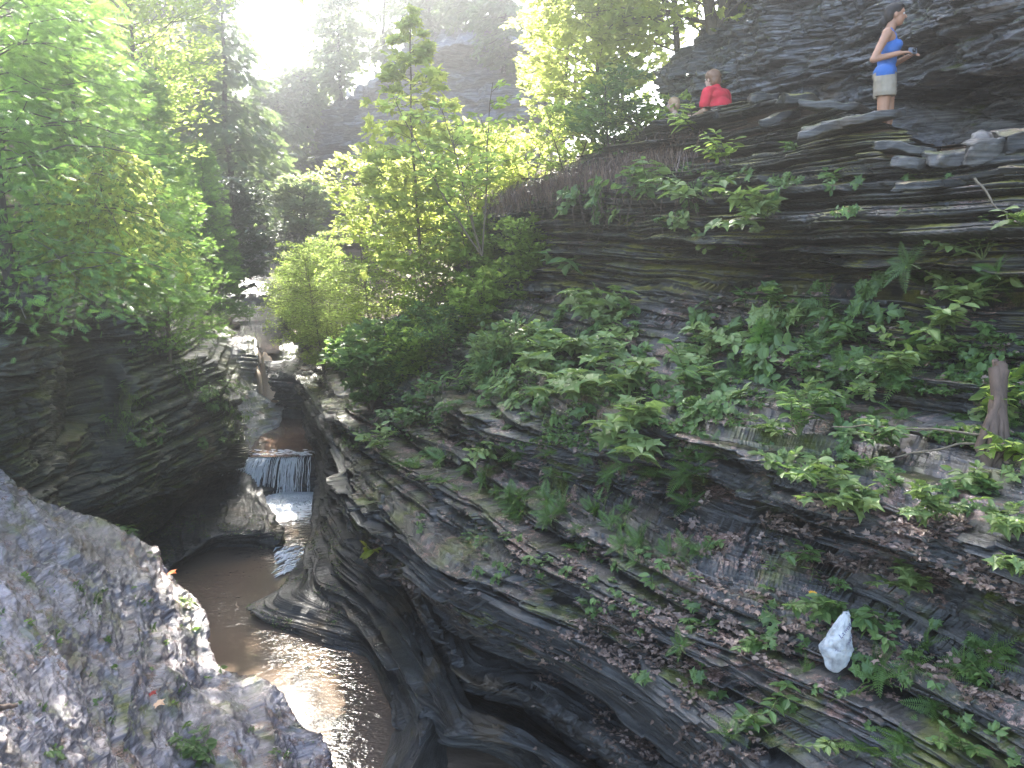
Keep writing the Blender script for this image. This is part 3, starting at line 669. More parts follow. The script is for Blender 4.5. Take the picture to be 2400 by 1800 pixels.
def sprig(pos, nrm, size, tmpl, lsize, nst, nl, lmat, name, label, cat, group=None, seed=0, fan=.9, arch=.5, mat_stem=None, tilt=None, pairs=True, leafup=.85, upward=.8):
    """a small leafy plant: stems fanning from one root, leaves along them"""
    rng = np.random.default_rng(seed+5)
    o = empty(name, pos, label, cat, group)
    nn = np.array([nrm[0]*.6, nrm[1]*.6, upward]); nn /= np.linalg.norm(nn)
    if tilt is not None: nn = nn+np.array(tilt); nn /= np.linalg.norm(nn)
    Vs = []; Fs = []; As = []; off = 0; st = []
    for k in range(nst):
        d = nn+rng.normal(0, fan*.45, 3)*np.array([1, .8, .5]); d /= np.linalg.norm(d)
        L = size*rng.uniform(.55, 1.05)
        n = 7; t = np.linspace(0, 1, n)[:, None]
        c = d*L*t; h = d*np.array([1, 1, 0]); hl = np.linalg.norm(h)+1e-6
        c = c+h/hl*(L*arch*.35*t**2); c[:, 2] -= (L*arch*.55*t**2)[:, 0]
        c[1:] += np.cumsum(rng.normal(0, .02*L, (n-1, 3)), 0)
        st.append((c, np.linspace(.006+.006*size, .002, n)))
        m = max(3, int(nl*L/size))
        tt = .22+.78*(np.arange(m)+.5)/m
        bp = np.stack([np.interp(tt*(n-1), np.arange(n), c[:, q]) for q in range(3)], 1)
        tang = np.gradient(c, axis=0)[-1]; tang = tang/(np.linalg.norm(tang)+1e-9)
        side = np.cross(tang, [0, 0, 1.]); side /= np.linalg.norm(side)+1e-9
        sg = np.where(np.arange(m) % 2 == 0, 1., -1.)[:, None]
        if pairs: bp = np.repeat(bp, 2, 0); sg = np.tile([[1.], [-1.]], (m, 1)); m = 2*m; tt = np.repeat(tt, 2)
        dd = tang*.55+side*sg*rng.uniform(.5, 1.2, (m, 1))+rng.normal(0, .25, (m, 3)); dd[:, 2] -= .15
        up = np.array([0, 0, 1.])*leafup+rng.normal(0, 1-leafup+.12, (m, 3))
        V, F, A = leaves(bp, dd, up, lsize*rng.uniform(.55, 1.15, m)*(1-.3*(tt-.5)), tmpl, np.clip(rng.normal(.5, .25, m), 0, 1))
        Vs.append(V); Fs.append(F+off); As.append(A); off += len(V)
    link_mesh('leaves', np_mesh(name+'_leaves', np.concatenate(Vs), np.concatenate(Fs), lmat, False, np.concatenate(As)), o)
    V, F = tubes(st, 4); link_mesh('stems', np_mesh(name+'_stems', V, F, mat_stem or B_green), o)
    return o

# ------------------------------------------------------------------ trees of the left bank
def T(px, py, Y, dz=0): p = P(px, py, Y); p[2] += dz; return p
tree('cedar_tree', T(40, 740, 11.0), 9.5, cone(.26, .45), CEDAR, .175, 230, 100, L_cedar, B_dark, 'tallest feathery cedar with a dark trunk at the left edge of the picture', 'tree', tr=.09, droop=.25, rise=.25, start=.02, seed=1, upmix=.45, spread=.5)
tree('cedar_tree', T(215, 720, 13.5), 5.6, cone(.3, .5), CEDAR, .16, 170, 92, L_cedar, B_dark, 'broad green cedar between the tallest cedar and the slender one', 'tree', tr=.06, droop=.2, rise=.35, start=.02, seed=2, upmix=.45, spread=.5)
tree('cedar_tree', T(400, 860, 18.0), 6.4, cone(.24, .6), CEDAR, .15, 200, 80, L_cedar, B_brown, 'slender bright green cedar with a thin pale trunk above the left slabs', 'tree', tr=.05, droop=.15, rise=.45, start=.05, seed=3, upmix=.4, spread=.5)
tree('cedar_tree', T(495, 770, 27.0), 6.0, cone(.23, .55), CEDAR, .2, 130, 64, L_cedar, B_brown, 'small cedar behind the slender one beside the grey-green shrub', 'tree', tr=.05, droop=.15, rise=.4, start=.03, seed=4, upmix=.4, spread=.5)
tree('leafy_tree', T(330, 640, 20.0), 8.5, oval(.28), OVATE, .15, 120, 90, L_lime, B_dark, 'sunlit yellow-green leafy tree behind the cedars at upper left', 'tree', tr=.08, rise=.4, seed=5, lean=(.03, 0))
tree('grey_shrub', T(560, 715, 29.0), 4.3, oval(.33), OVATE, .2, 90, 60, L_grey, B_dark, 'grey-green shrub at the mouth of the dark gully on the left', 'shrub', tr=.04, rise=.3, start=.02, seed=6)
tree('vine_maple', T(215, 640, 12.2), 1.9, oval(.65), MAPLE, .085, 60, 60, L_yel, B_twig, 'yellow-green small-leaved maple hanging over the left alcove', 'tree', tr=.02, droop=.55, rise=.0, start=.05, seed=7, lean=(.25, -.1))
for i, (px, py, Y, H, r, lab) in enumerate([
    (540, 520, 36, 10.5, .3, 'dark-trunked hemlock nearest the gully with drooping boughs'),
    (450, 500, 40, 14, .24, 'hemlock left of the dark-trunked hemlock'),
    (385, 420, 38, 17, .25, 'dense hemlock rising behind the leafy tree at upper left'),
    (300, 330, 44, 18, .24, 'hazy hemlock highest on the wooded left bank'),
    (620, 520, 48, 8, .3, 'pale hemlock leaning over the hazy cliff'),
    (100, 250, 40, 20, .24, 'hemlock half hidden behind the tallest cedar'),
    (505, 420, 55, 9.5, .22, 'distant hemlock against the bright sky at the gap')]):
    tree('hemlock', T(px, py, Y), H, cone(r, .6), HEML, .45, 120, 38, L_hem, B_dark, lab, 'tree', 'hemlocks on the left bank', tr=.17, droop=.3, rise=.05, start=.12, seed=20+i, upmix=.7, spread=.5, lean=(.02, 0))
tree('leaning_tree', T(725, 262, 50), 5.2, broom(.12), OVATE, .3, 24, 22, L_pale, B_dark, 'thin bare trunk leaning left over the hazy cliff', 'tree', tr=.12, lean=(-.85, 0), start=.75, seed=31, crook=.01)
def canopy(name, base, H, crown_c, crown_r, n, per, tm, ls, lm, bm, label, seed):
    rng = np.random.default_rng(seed); base = np.array(base, float); o = empty(name, base, label, 'tree')
    top = np.array(crown_c, float)-base; tr_ = curve(np.zeros(3), top*np.array([.75, .75, 1.05]), .12*H, 10, .08, rng); pa = []; Vs = []; Fs = []; As = []; off = 0
    for k in range(n):
        e = rng.normal(0, 1, 3); e /= np.linalg.norm(e); q = top+e*np.array(crown_r)*rng.random()**.4; st_ = tr_[rng.integers(4, 10)]
        c = curve(st_, q, .05*H, 7, .1, rng); pa.append((c, np.linspace(.07, .008, 7)))
        m = per; bp = c[-1]+rng.normal(0, 1, (m, 3))*np.array([.75, .75, .3]); d = bp-c[3]+rng.normal(0, .6, (m, 3)); V, F, A = leaves(bp, d, np.array([0, 0, 1.])+rng.normal(0, .35, (m, 3)), ls*rng.uniform(.6, 1.2, m), tm, np.clip(rng.normal(.5, .25, m), 0, 1))
        Vs.append(V); Fs.append(F+off); As.append(A); off += len(V)
    link_mesh('crown', np_mesh(name+'_crown', np.concatenate(Vs), np.concatenate(Fs), lm, False, np.concatenate(As)), o)
    V, F = tubes([(tr_, np.linspace(.24, .08, 10))], 10); link_mesh('trunk', np_mesh(name+'_trunk', V, F, bm), o)
    V, F = tubes(pa, 5); link_mesh('limbs', np_mesh(name+'_limbs', V, F, bm), o); return o
canopy('shade_tree', T(-150, 600, 14), 12, (-2.2, 20.4, 9.3), (3.3, 2.6, 1.7), 78, 50, OVATE, .34, L_green, B_dark, 'unseen leaning tree added to shade the foreground slab and right ledges', 11)  # added out of view to block sun from slab and crest
canopy('shade_tree', T(1900, -120, 15), 8, (3.6, 16.0, 8.0), (3.6, 2.6, 1.1), 60, 55, OVATE, .34, L_green, B_dark, 'unseen tree above the upper cliff added to shade the right slope', 12)  # added above the frame to keep the right slope shaded
canopy('shade_tree', T(-40, 300, 22), 12, (-5.8, 23.6, 9.2), (2.4, 2.8, 1.4), 92, 55, OVATE, .34, L_green, B_dark, 'unseen tree on the left bank added to shade the foreground slab', 13)  # put in unseen to hold direct sun off the foreground slab
canopy('shade_tree', T(300, 300, 37), 12, (-10.2, 37, 13.4), (2.6, 2.8, 1.4), 60, 60, OVATE, .4, L_green, B_dark, 'unseen tree far up the left bank added to shade the scooped rock shelf', 14)  # unseen crown put in to shade the rock shelf
canopy('shade_tree', T(1780, -140, 18), 8, (-1.5, 20.4, 8.6), (2.0, 1.8, 1.1), 44, 55, OVATE, .34, L_green, B_dark, 'unseen slim tree added to shade the crest of the right bank', 15)  # added out of frame only to cut sun on the ledge crest
# shrubs on the edge of the far cliff
for i, (px, py, Y, H, r, lab) in enumerate([
    (655, 420, 48, 4.6, .5, 'pale shrub hanging over the dark gully'),
    (720, 300, 49, 3.6, .5, 'pale bush on the left corner of the hazy cliff'),
    (800, 235, 47, 7, .3, 'faint drooping tree on the hazy cliff edge'),
    (905, 170, 45, 7, .32, 'hazy tree with a slanting trunk on the cliff top'),
    (1010, 110, 42, 5.5, .4, 'blue-green tree over the dark top of the far cliff'),
    (1120, 90, 39, 5, .4, 'blue-green tree hanging at the right end of the far cliff'),
    (1180, 170, 36, 4, .35, 'drooping hemlock bough beside the yellow maple')]):
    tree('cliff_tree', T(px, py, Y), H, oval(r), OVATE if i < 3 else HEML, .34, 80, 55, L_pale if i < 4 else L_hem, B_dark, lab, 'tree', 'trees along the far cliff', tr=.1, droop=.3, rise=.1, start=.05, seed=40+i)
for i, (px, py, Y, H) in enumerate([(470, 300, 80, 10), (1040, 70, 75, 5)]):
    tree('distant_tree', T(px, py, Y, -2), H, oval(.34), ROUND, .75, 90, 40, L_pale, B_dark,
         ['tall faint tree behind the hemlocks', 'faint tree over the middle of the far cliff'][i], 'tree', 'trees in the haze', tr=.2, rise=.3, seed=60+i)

# ------------------------------------------------------------------ sunlit middle
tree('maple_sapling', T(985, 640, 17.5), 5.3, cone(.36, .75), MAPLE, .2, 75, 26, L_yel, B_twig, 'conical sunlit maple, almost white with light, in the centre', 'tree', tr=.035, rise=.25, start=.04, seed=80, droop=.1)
tree('maple_sapling', T(1130, 600, 13.8), 2.9, broom(.24), OVATE, .15, 46, 15, L_lime, B_twig, 'thin-stemmed sapling leaning left in front of the conical maple', 'tree', tr=.022, rise=.35, start=.3, seed=81, stems=4, lean=(-.28, 0), stem_fan=.3)
tree('maple_tree', T(1690, 175, 17.0), 7.5, lambda h: .28+.3*math.sin(math.pi*min(1, h)), MAPLE, .2, 76, 26, L_yel, B_brown, 'big yellow maple with twin grey-brown trunks at the cliff corner', 'tree', tr=.2, rise=.15, start=.1, seed=82, stems=2, lean=(-.12, -.05), stem_fan=.1)
tree('maple_tree', T(1600, 185, 18.5), 5.0, broom(.6), MAPLE, .2, 60, 24, L_yel, B_brown, 'smaller yellow maple with one thin trunk left of the twin trunks', 'tree', tr=.08, rise=.1, start=.1, seed=83, lean=(-.12, .05), azr=(1.6, 4.8))
tree('maple_tree', T(1450, 300, 24.0), 7.5, oval(.4), MAPLE, .24, 70, 26, L_yel, B_twig, 'washed-out yellow maple filling the bright gap behind the single thin trunk', 'tree', tr=.07, rise=.3, start=.05, seed=184)
tree('maple_tree', T(1340, 330, 27.0), 7.5, oval(.3), MAPLE, .28, 70, 26, L_yel, B_twig, 'almost white maple farthest back beside the far cliff', 'tree', tr=.07, rise=.3, start=.05, seed=185)
tree('maple_tree', T(1390, 380, 20.0), 5.6, oval(.36), MAPLE, .2, 80, 26, L_yel, B_twig, 'yellow maple glowing above the brown root mat', 'tree', tr=.06, rise=.3, start=.05, seed=84)
tree('maple_tree', T(1320, 470, 22.0), 7.0, oval(.2), MAPLE, .2, 70, 26, L_yel, B_twig, 'tall pale yellow tree at the right of the far cliff', 'tree', tr=.07, rise=.3, start=.05, seed=85)
tree('stem_shrub', T(1430, 420, 14.6), 1.9, broom(.36), OVATE, .11, 60, 26, L_green, B_dark, 'green shrub on dark thin stems rooted in the brown root mat', 'shrub', tr=.022, rise=.3, start=.3, seed=86, stems=3, lean=(-.1, 0))
tree('stem_shrub', T(1530, 380, 14.4), 1.1, broom(.5), OVATE, .1, 34, 22, L_lime, B_dark, 'low shrub right of the green shrub on the root mat', 'shrub', tr=.015, rise=.3, start=.1, seed=87, stems=2)
tree('stem_shrub', T(1330, 425, 15.4), 1.5, broom(.5), OVATE, .1, 44, 24, L_lime, B_twig, 'leafy shrub at the left end of the brown root mat', 'shrub', tr=.015, rise=.3, start=.1, seed=88, stems=2)
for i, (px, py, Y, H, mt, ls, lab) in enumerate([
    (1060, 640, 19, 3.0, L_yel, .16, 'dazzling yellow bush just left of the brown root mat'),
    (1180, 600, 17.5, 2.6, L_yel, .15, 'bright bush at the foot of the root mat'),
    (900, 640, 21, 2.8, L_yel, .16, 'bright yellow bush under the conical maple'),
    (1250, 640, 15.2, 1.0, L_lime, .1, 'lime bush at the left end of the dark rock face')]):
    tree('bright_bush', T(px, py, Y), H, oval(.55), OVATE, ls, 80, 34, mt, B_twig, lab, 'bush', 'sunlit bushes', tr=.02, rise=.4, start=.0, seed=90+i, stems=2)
willow_like = [(760, 880, 21.5, 3.6, .38, 'fine-leaved bush spilling over the upper pool'),
               (880, 860, 19.5, 3.3, .4, 'fine-leaved bush right of the one over the pool'),
               (720, 800, 27, 3.6, .34, 'fine-leaved bush behind the fallen log')]
for i, (px, py, Y, H, r, lab) in enumerate(willow_like):
    tree('willow_bush', T(px, py, Y), H, oval(r), DIA, .08, 170, 90, L_lime, B_twig, lab, 'bush', 'fine-leaved bushes by the creek', tr=.025, rise=.3, start=.0, seed=100+i, stems=3, stem_fan=.2, droop=.15)
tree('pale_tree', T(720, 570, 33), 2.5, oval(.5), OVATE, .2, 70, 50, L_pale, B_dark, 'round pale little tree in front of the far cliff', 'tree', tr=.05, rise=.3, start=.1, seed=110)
tree('blue_shrub', T(680, 660, 37), 2.6, oval(.5), OVATE, .2, 60, 45, L_grey, B_dark, 'blue-green shrub beside the bare brown bank', 'shrub', tr=.04, start=.0, seed=111)
for i, (px, py, Y, H, r, mt, ls, tm, lab) in enumerate([
    (870, 960, 15.6, 1.7, .5, L_green, .17, OVATE, 'big-leaved green shrub at the left corner of the bench'),
    (960, 930, 15.6, 1.6, .5, L_lime, .12, OVATE, 'green shrub right of the big-leaved corner shrub'),
    (1060, 900, 15.4, 1.5, .5, L_green, .10, OVATE, 'thicket of small leaves in the middle of the bench'),
    (1000, 800, 17.3, 1.8, .5, L_lime, .11, OVATE, 'light green thicket behind the bench thicket'),
    (1150, 800, 15.2, 1.5, .45, L_lime, .11, MAPLE, 'light green maple thicket left of the sunlit stones'),
    (1180, 930, 13.0, 1.2, .5, L_cool, .11, OVATE, 'grey-green brambles over the dark overhang'),
    (1110, 700, 16.6, 1.6, .45, L_lime, .13, OVATE, 'lime thicket under the thin-stemmed sapling')]):
    tree('bench_shrub', T(px, py, Y), H, oval(r), tm, ls, 70, 32, mt, B_twig, lab, 'shrub', 'shrubs on the bench', tr=.015, rise=.35, start=.0, seed=120+i, stems=3, upmix=.85)
tree('young_cedar', T(1775, 935, 9.1), .85, cone(.3, .5), CEDAR, .1, 90, 26, L_cedar, B_dark, 'small bluish young cedar on the right slope', 'tree', tr=.012, rise=.7, start=.0, seed=140, upmix=.4)

# ------------------------------------------------------------------ leafy plants of the right slope
sp_list = [
 # px,py(root),size px,template,leaf px,stems,leaves,mat,label
 (1480, 880, 170, MAPLE, 46, 4, 6, L_cool, 'maple seedling with pale leaves leaning left of the young cedar'),
 (1560, 800, 190, OVATE, 34, 4, 9, L_cool, 'arching leafy stem against the dark rock face'),
 (1610, 900, 150, OVATE, 36, 4, 7, L_green, 'leafy clump directly left of the young cedar'),
 (1350, 820, 150, MAPLE, 52, 4, 5, L_cool, 'maple seedling with broad pale leaves below the sunlit stones'),
 (1400, 920, 160, MAPLE, 50, 4, 5, L_cool, 'maple seedling hanging over the middle of the bench edge'),
 (1280, 870, 140, MAPLE, 46, 4, 5, L_cool, 'maple seedling in the grey-green brambles'),
 (1390, 740, 130, MAPLE, 50, 3, 5, L_cool, 'pale maple seedling right of the sunlit stones'),
 (1500, 1010, 170, MAPLE, 52, 4, 6, L_cool, 'maple spray with large leaves dangling below the bench edge'),
 (1500, 1080, 150, MAPLE, 56, 4, 4, L_cool, 'maple spray under the dangling large leaves'),
 (1620, 470, 170, OVATE, 34, 5, 7, L_cool, 'leafy sprays hanging over the top of the dark face'),
 (1520, 460, 150, OVATE, 30, 5, 8, L_green, 'leafy sprays left of the hanging maple'),
 (1790, 520, 150, MAPLE, 46, 4, 6, L_cool, 'maple spray with star leaves on the mossy ledges'),
 (1700, 380, 110, OVATE, 26, 4, 6, L_lime, 'small bright sprays below the person in red'),
 (1620, 300, 110, OVATE, 30, 4, 5, L_lime, 'sunlit sprig below the half-hidden person'),
 (1720, 600, 120, OVATE, 30, 4, 6, L_green, 'drooping sprig in the shadow of the dark face'),
 (1330, 640, 130, OVATE, 38, 3, 5, L_green, 'hanging sprig above the sunlit stones'),
 (1960, 420, 60, OVATE, 32, 2, 2, L_green, 'lone two-leaved sprig growing from the ledges below the woman'),
 (1860, 345, 50, OVATE, 20, 3, 3, L_green, 'tiny plant on the ledges left of the woman'),
 (2170, 640, 140, OVATE, 34, 5, 6, L_cool, 'leafy plant with reddish leaves under the right ledges'),
 (2300, 600, 150, OVATE, 34, 5, 6, L_cool, 'leafy sprays near the upper right edge'),
 (2390, 560, 120, OVATE, 44, 4, 5, L_cool, 'broad leaves cut by the right edge of the picture'),
 (2010, 800, 170, OVATE, 36, 5, 8, L_green, 'leafy thicket right of the big fern'),
 (2110, 870, 190, OVATE, 38, 6, 8, L_cool, 'heart-leaved thicket in the middle of the right slope'),
 (2200, 780, 160, OVATE, 38, 5, 7, L_cool, 'broad-leaved plant above the heart-leaved thicket'),
 (2280, 730, 150, OVATE, 40, 5, 6, L_cool, 'broad-leaved plant near the fern at right'),
 (1960, 960, 180, OVATE, 30, 6, 9, L_green, 'dense small-leaved bush above the two bare twigs'),
 (2080, 1030, 180, OVATE, 28, 6, 9, L_green, 'narrow-leaved plant at the start of the bare twigs'),
 (1870, 1020, 190, OVATE, 32, 5, 9, L_green, 'trailing plant reaching left over the dark band'),
 (1900, 1130, 150, OVATE, 38, 5, 6, L_green, 'round-leaved vine at the left end of the bare twigs'),
 (2010, 1190, 170, MAPLE, 46, 5, 6, L_cool, 'broad round-leaved vine over the pale boulder'),
 (2330, 960, 150, OVATE, 34, 5, 7, L_lime, 'bright leafy vine round the mossy stump'),
 (2370, 1050, 150, OVATE, 30, 5, 7, L_lime, 'bright leafy vine below the stump top'),
 (2260, 1110, 110, OVATE, 26, 4, 5, L_cool, 'small fresh seedling under the lower bare twig'),
 (2200, 1210, 160, MAPLE, 44, 4, 5, L_cool, 'maple spray below the fresh seedling'),
 (2380, 1230, 150, MAPLE, 44, 4, 5, L_cool, 'maple spray at the right edge beside the stump foot'),
 (2150, 1380, 120, MAPLE, 42, 3, 4, L_cool, 'five-leaved maple spray above the white bag'),
 (2370, 1330, 110, MAPLE, 40, 3, 4, L_cool, 'maple spray at the right edge above the leaf litter'),
 (1960, 1420, 150, OVATE, 34, 5, 8, L_green, 'touch-me-not plant just above the white bag'),
 (2050, 1440, 110, OVATE, 32, 4, 6, L_green, 'leafy plant up and right of the white bag'),
 (1780, 1500, 80, OVATE, 24, 3, 6, L_green, 'thin upright weed left of the white bag'),
 (1770, 1690, 130, OVATE, 34, 4, 5, L_green, 'leafy seedling lower left of the white bag'),
 (1830, 1620, 110, OVATE, 32, 4, 4, L_green, 'leafy seedling just below left of the white bag'),
 (1650, 1290, 80, OVATE, 24, 4, 5, L_green, 'low plant in the leaf litter above the weed'),
 (1880, 1300, 110, OVATE, 28, 4, 5, L_green, 'low plant under the pale boulder'),
 (2290, 1560, 90, OVATE, 26, 4, 5, L_green, 'low plant in the leaf litter right of the white bag'),
 (2260, 1740, 110, OVATE, 28, 4, 6, L_green, 'low plant at the lower right corner'),
 (1950, 1740, 90, OVATE, 30, 4, 4, L_cool, 'pale-leaved seedling near the bottom edge'),
 (900, 1040, 90, OVATE, 24, 4, 6, L_cool, 'little sprig at the left end of the dark overhang'),
 (1160, 1060, 90, OVATE, 26, 3, 6, L_cool, 'thin sprig dangling in front of the dark overhang'),
 (1000, 985, 120, OVATE, 24, 5, 8, L_green, 'small sprig dropping from the bench corner'),
 (880, 1290, 50, OVATE, 30, 2, 2, L_yel, 'yellow two-leaved sprig on the bare shale'),
 (150, 1780, 110, OVATE, 24, 5, 6, L_green, 'leafy clump at the lower left edge'),
 (500, 1790, 140, OVATE, 28, 6, 6, L_green, 'leafy clump at the bottom of the foreground slab'),
 (590, 1640, 120, OVATE, 22, 6, 8, L_green, 'feathery green clump near the water on the slab'),
 (300, 1250, 60, OVATE, 20, 4, 4, L_green, 'tiny plant on the upper edge of the foreground slab'),
 (350, 1300, 70, OVATE, 20, 4, 4, L_green, 'small plant on the slab rim beside the orange leaf'),
 (465, 1420, 80, OVATE, 18, 3, 6, L_cool, 'wispy plant on the slab rim over the water'),
]
for i, (px, py, sz, tm, lp, ns, nl, mt, lab) in enumerate(sp_list):
    p, nr = hit(px, py); f = project(p)[2]
    k = f/FPX
    sprig(p-nr*.02, nr, sz*k, tm, lp*k*1.15, int(ns*1.4), nl, mt, 'leafy_plant', lab, 'plant', seed=300+i, tilt=(-.25, -.35, 0))
# ------------------------------------------------------------------ ferns and seedlings (individual, shared meshes)
def fern_mesh(i):
    rng = np.random.default_rng(700+i); n = 6+i % 3
    az = np.arange(n)*2*math.pi/n+rng.uniform(-.3, .3, n); e = rng.uniform(.1, .8, n)
    d = np.stack([np.cos(az)*np.cos(e), np.sin(az)*np.cos(e), np.sin(e)], 1)
    V, F, A = leaves(np.zeros((n, 3)), d, np.tile([0, 0, 1.], (n, 1)), rng.uniform(.65, 1.0, n), FROND, rng.random(n))
    return np_mesh('fern', V, F, L_fern, False, A)
def seedling_mesh(i):
    rng = np.random.default_rng(800+i); n = 5+i % 4
    az = rng.uniform(0, 6.28, n); p = np.stack([np.cos(az)*.12, np.sin(az)*.12, rng.uniform(.2, .75, n)], 1)
    d = np.stack([np.cos(az), np.sin(az), np.full(n, -.15)], 1)
    V, F, A = leaves(p, d, np.tile([0, 0, 1.], (n, 1))+rng.normal(0, .2, (n, 3)), rng.uniform(.4, .7, n), OVATE if i % 2 else MAPLE, rng.random(n))
    V2, F2 = tubes([(np.array([[0, 0, -.05], [0, 0, .4], [.02, 0, .75]]), np.array([.02, .015, .01]))], 4)
    F2 = np.concatenate([F2[:, [0, 1, 2]], F2[:, [0, 2, 3]]])+len(V)
    return np_mesh('seedling', np.concatenate([V, V2]), np.concatenate([F, F2]), L_green, False, np.concatenate([A, np.full(len(V2), .3)]))
def spray_mesh(i):
    rng = np.random.default_rng(900+i); Vs = []; Fs = []; As = []; off = 0; st = []
    for k in range(4):
        az = rng.uniform(0, 6.28); e = rng.uniform(.35, 1.2); L = rng.uniform(.6, 1.05); d = np.array([math.cos(az)*math.cos(e), math.sin(az)*math.cos(e), math.sin(e)])
        c = d*L*np.linspace(0, 1, 7)[:, None]; c[:, 2] -= .35*L*np.linspace(0, 1, 7)**2; st.append((c, np.linspace(.012, .005, 7)))
        m = 14; tt = np.repeat(.3+.7*np.arange(7)/6, 2); bp = np.stack([np.interp(tt*6, np.arange(7), c[:, q]) for q in range(3)], 1); sg = np.tile([[1.], [-1.]], (7, 1)); sd_ = np.cross(d, [0, 0, 1.]); sd_ /= np.linalg.norm(sd_)
        dd = d*.5+sd_*sg*rng.uniform(.5, 1.2, (m, 1))+rng.normal(0, .25, (m, 3)); dd[:, 2] -= .25
        V, F, A = leaves(bp, dd, np.array([0, 0, 1.])+rng.normal(0, .22, (m, 3)), rng.uniform(.16, .34, m), (OVATE, MAPLE, ROUND)[i % 3], rng.random(m)); Vs.append(V); Fs.append(F+off); As.append(A); off += len(V)
    V2, F2 = tubes(st, 3); F2 = np.concatenate([F2[:, [0, 1, 2]], F2[:, [0, 2, 3]]])+off
    return np_mesh('leafy_spray', np.concatenate(Vs+[V2]), np.concatenate(Fs+[F2]), (L_cool, L_green)[i % 2], False, np.concatenate(As+[np.full(len(V2), .2)]))
SPRAYS = [spray_mesh(i) for i in range(8)]
FERNS = [fern_mesh(i) for i in range(5)]; SEEDS = [seedling_mesh(i) for i in range(5)]
rnd = random.Random(4)
def scatter(meshes, name, cat, label, group, region, n, spx):
    """region: list of (px,py) quadrilateral corners; or list of explicit points"""
    for k in range(n):
        a, b = rnd.random(), rnd.random()
        q = [(1-a)*(1-b), a*(1-b), a*b, (1-a)*b]
        px = sum(w_*c[0] for w_, c in zip(q, region)); py = sum(w_*c[1] for w_, c in zip(q, region))
        p, nr = hit(px, py); f = project(p)[2]
        o = link_mesh(name, rnd.choice(meshes)); s = f/FPX*rnd.uniform(*spx)
        h = Vector((nr[0], nr[1], max(.25, nr[2]+.6))).normalized()
        o.rotation_mode = 'QUATERNION'; o.rotation_quaternion = h.to_track_quat('Z', 'Y') @ Vector((0, 0, 1)).to_track_quat('Z', 'Y').__class__((math.cos(k*1.3), 0, 0, math.sin(k*1.3)))
        o.location = Vector(p)-Vector(nr)*.01; o.scale = (s, s, s)
        tag(o, label, cat, group)
scatter(FERNS, 'fern', 'fern', 'fern in the patch on the ledges under the dark overhang', 'ferns under the overhang', [(1180, 1150), (1640, 1180), (1660, 1340), (1230, 1280)], 34, (38, 75))
scatter(FERNS, 'fern', 'fern', 'fern hanging in front of the dark overhang', 'ferns of the overhang', [(960, 1060), (1700, 1050), (1660, 1130), (1000, 1120)], 24, (40, 75))
scatter(FERNS, 'fern', 'fern', 'fern on the shale slope in the lower right', 'ferns of the lower slope', [(1600, 1400), (2350, 1500), (2380, 1780), (1560, 1760)], 26, (45, 85))
scatter(FERNS, 'fern', 'fern', 'fern among the leafy plants of the right slope', 'ferns of the right slope', [(1620, 720), (2380, 740), (2380, 980), (1640, 980)], 22, (55, 100))
scatter(FERNS, 'fern', 'fern', 'fern under the ledges near the right edge', 'ferns near the right edge', [(2100, 600), (2380, 600), (2380, 720), (2100, 700)], 7, (50, 90))
scatter(FERNS, 'fern', 'fern', 'small fern on the bare ledges left of the overhang', 'ferns left of the overhang', [(940, 1040), (1150, 1100), (1200, 1180), (960, 1110)], 12, (30, 50))
scatter(SEEDS, 'seedling', 'seedling', 'tiny green seedling in a crack of the bare lower ledges', 'seedlings of the lower ledges', [(960, 1180), (1450, 1330), (1560, 1500), (1000, 1320)], 40, (18, 34))
scatter(SEEDS, 'seedling', 'seedling', 'green seedling in the leaf litter of the lower right slope', 'seedlings of the leaf litter', [(1500, 1300), (2390, 1400), (2390, 1790), (1500, 1650)], 60, (22, 50))
scatter(SEEDS, 'seedling', 'seedling', 'seedling on the wet foreground slab', 'seedlings of the foreground slab', [(0, 1250), (450, 1420), (700, 1790), (0, 1790)], 70, (16, 40))
scatter(SEEDS, 'seedling', 'seedling', 'seedling on the pale slabs left of the upper pool', 'seedlings of the pale slabs', [(390, 860), (560, 900), (620, 1010), (470, 940)], 36, (14, 28))
scatter(SEEDS, 'seedling', 'seedling', 'seedling clinging to the dark left wall', 'seedlings of the dark wall', [(240, 900), (520, 920), (520, 1060), (260, 1040)], 16, (18, 34))
scatter(SEEDS, 'seedling', 'seedling', 'leafy seedling in the undergrowth of the bench', 'seedlings of the bench', [(850, 860), (1680, 880), (1700, 1010), (860, 960)], 70, (26, 55))
scatter(SEEDS, 'seedling', 'seedling', 'leafy seedling in the undergrowth below the dark face', 'seedlings below the dark face', [(1200, 720), (2390, 740), (2390, 900), (1200, 860)], 60, (26, 60))
scatter(SEEDS, 'seedling', 'seedling', 'seedling on the mossy ledges under the path', 'seedlings of the mossy ledges', [(1480, 380), (2380, 420), (2380, 560), (1500, 480)], 22, (18, 36))

scatter(SPRAYS, 'leafy_plant', 'plant', 'leafy spray in the dense thicket of the right slope', 'thicket of the right slope', [(1600, 700), (2390, 680), (2390, 1020), (1650, 960)], 30, (60, 120))
scatter(SPRAYS, 'leafy_plant', 'plant', 'leafy spray hanging over the dark band of the right slope', 'sprays over the dark band', [(1650, 960), (2390, 1060), (2390, 1240), (1850, 1140)], 18, (50, 100))
scatter(SPRAYS, 'leafy_plant', 'plant', 'broad-leaved spray in the undergrowth of the bench', 'sprays of the bench', [(1000, 760), (1620, 700), (1660, 1000), (1150, 960)], 24, (55, 95))
scatter(SPRAYS, 'leafy_plant', 'plant', 'leafy spray growing over the edge above the dark rock face', 'sprays above the dark face', [(1330, 420), (1850, 400), (1800, 560), (1400, 520)], 18, (45, 85))
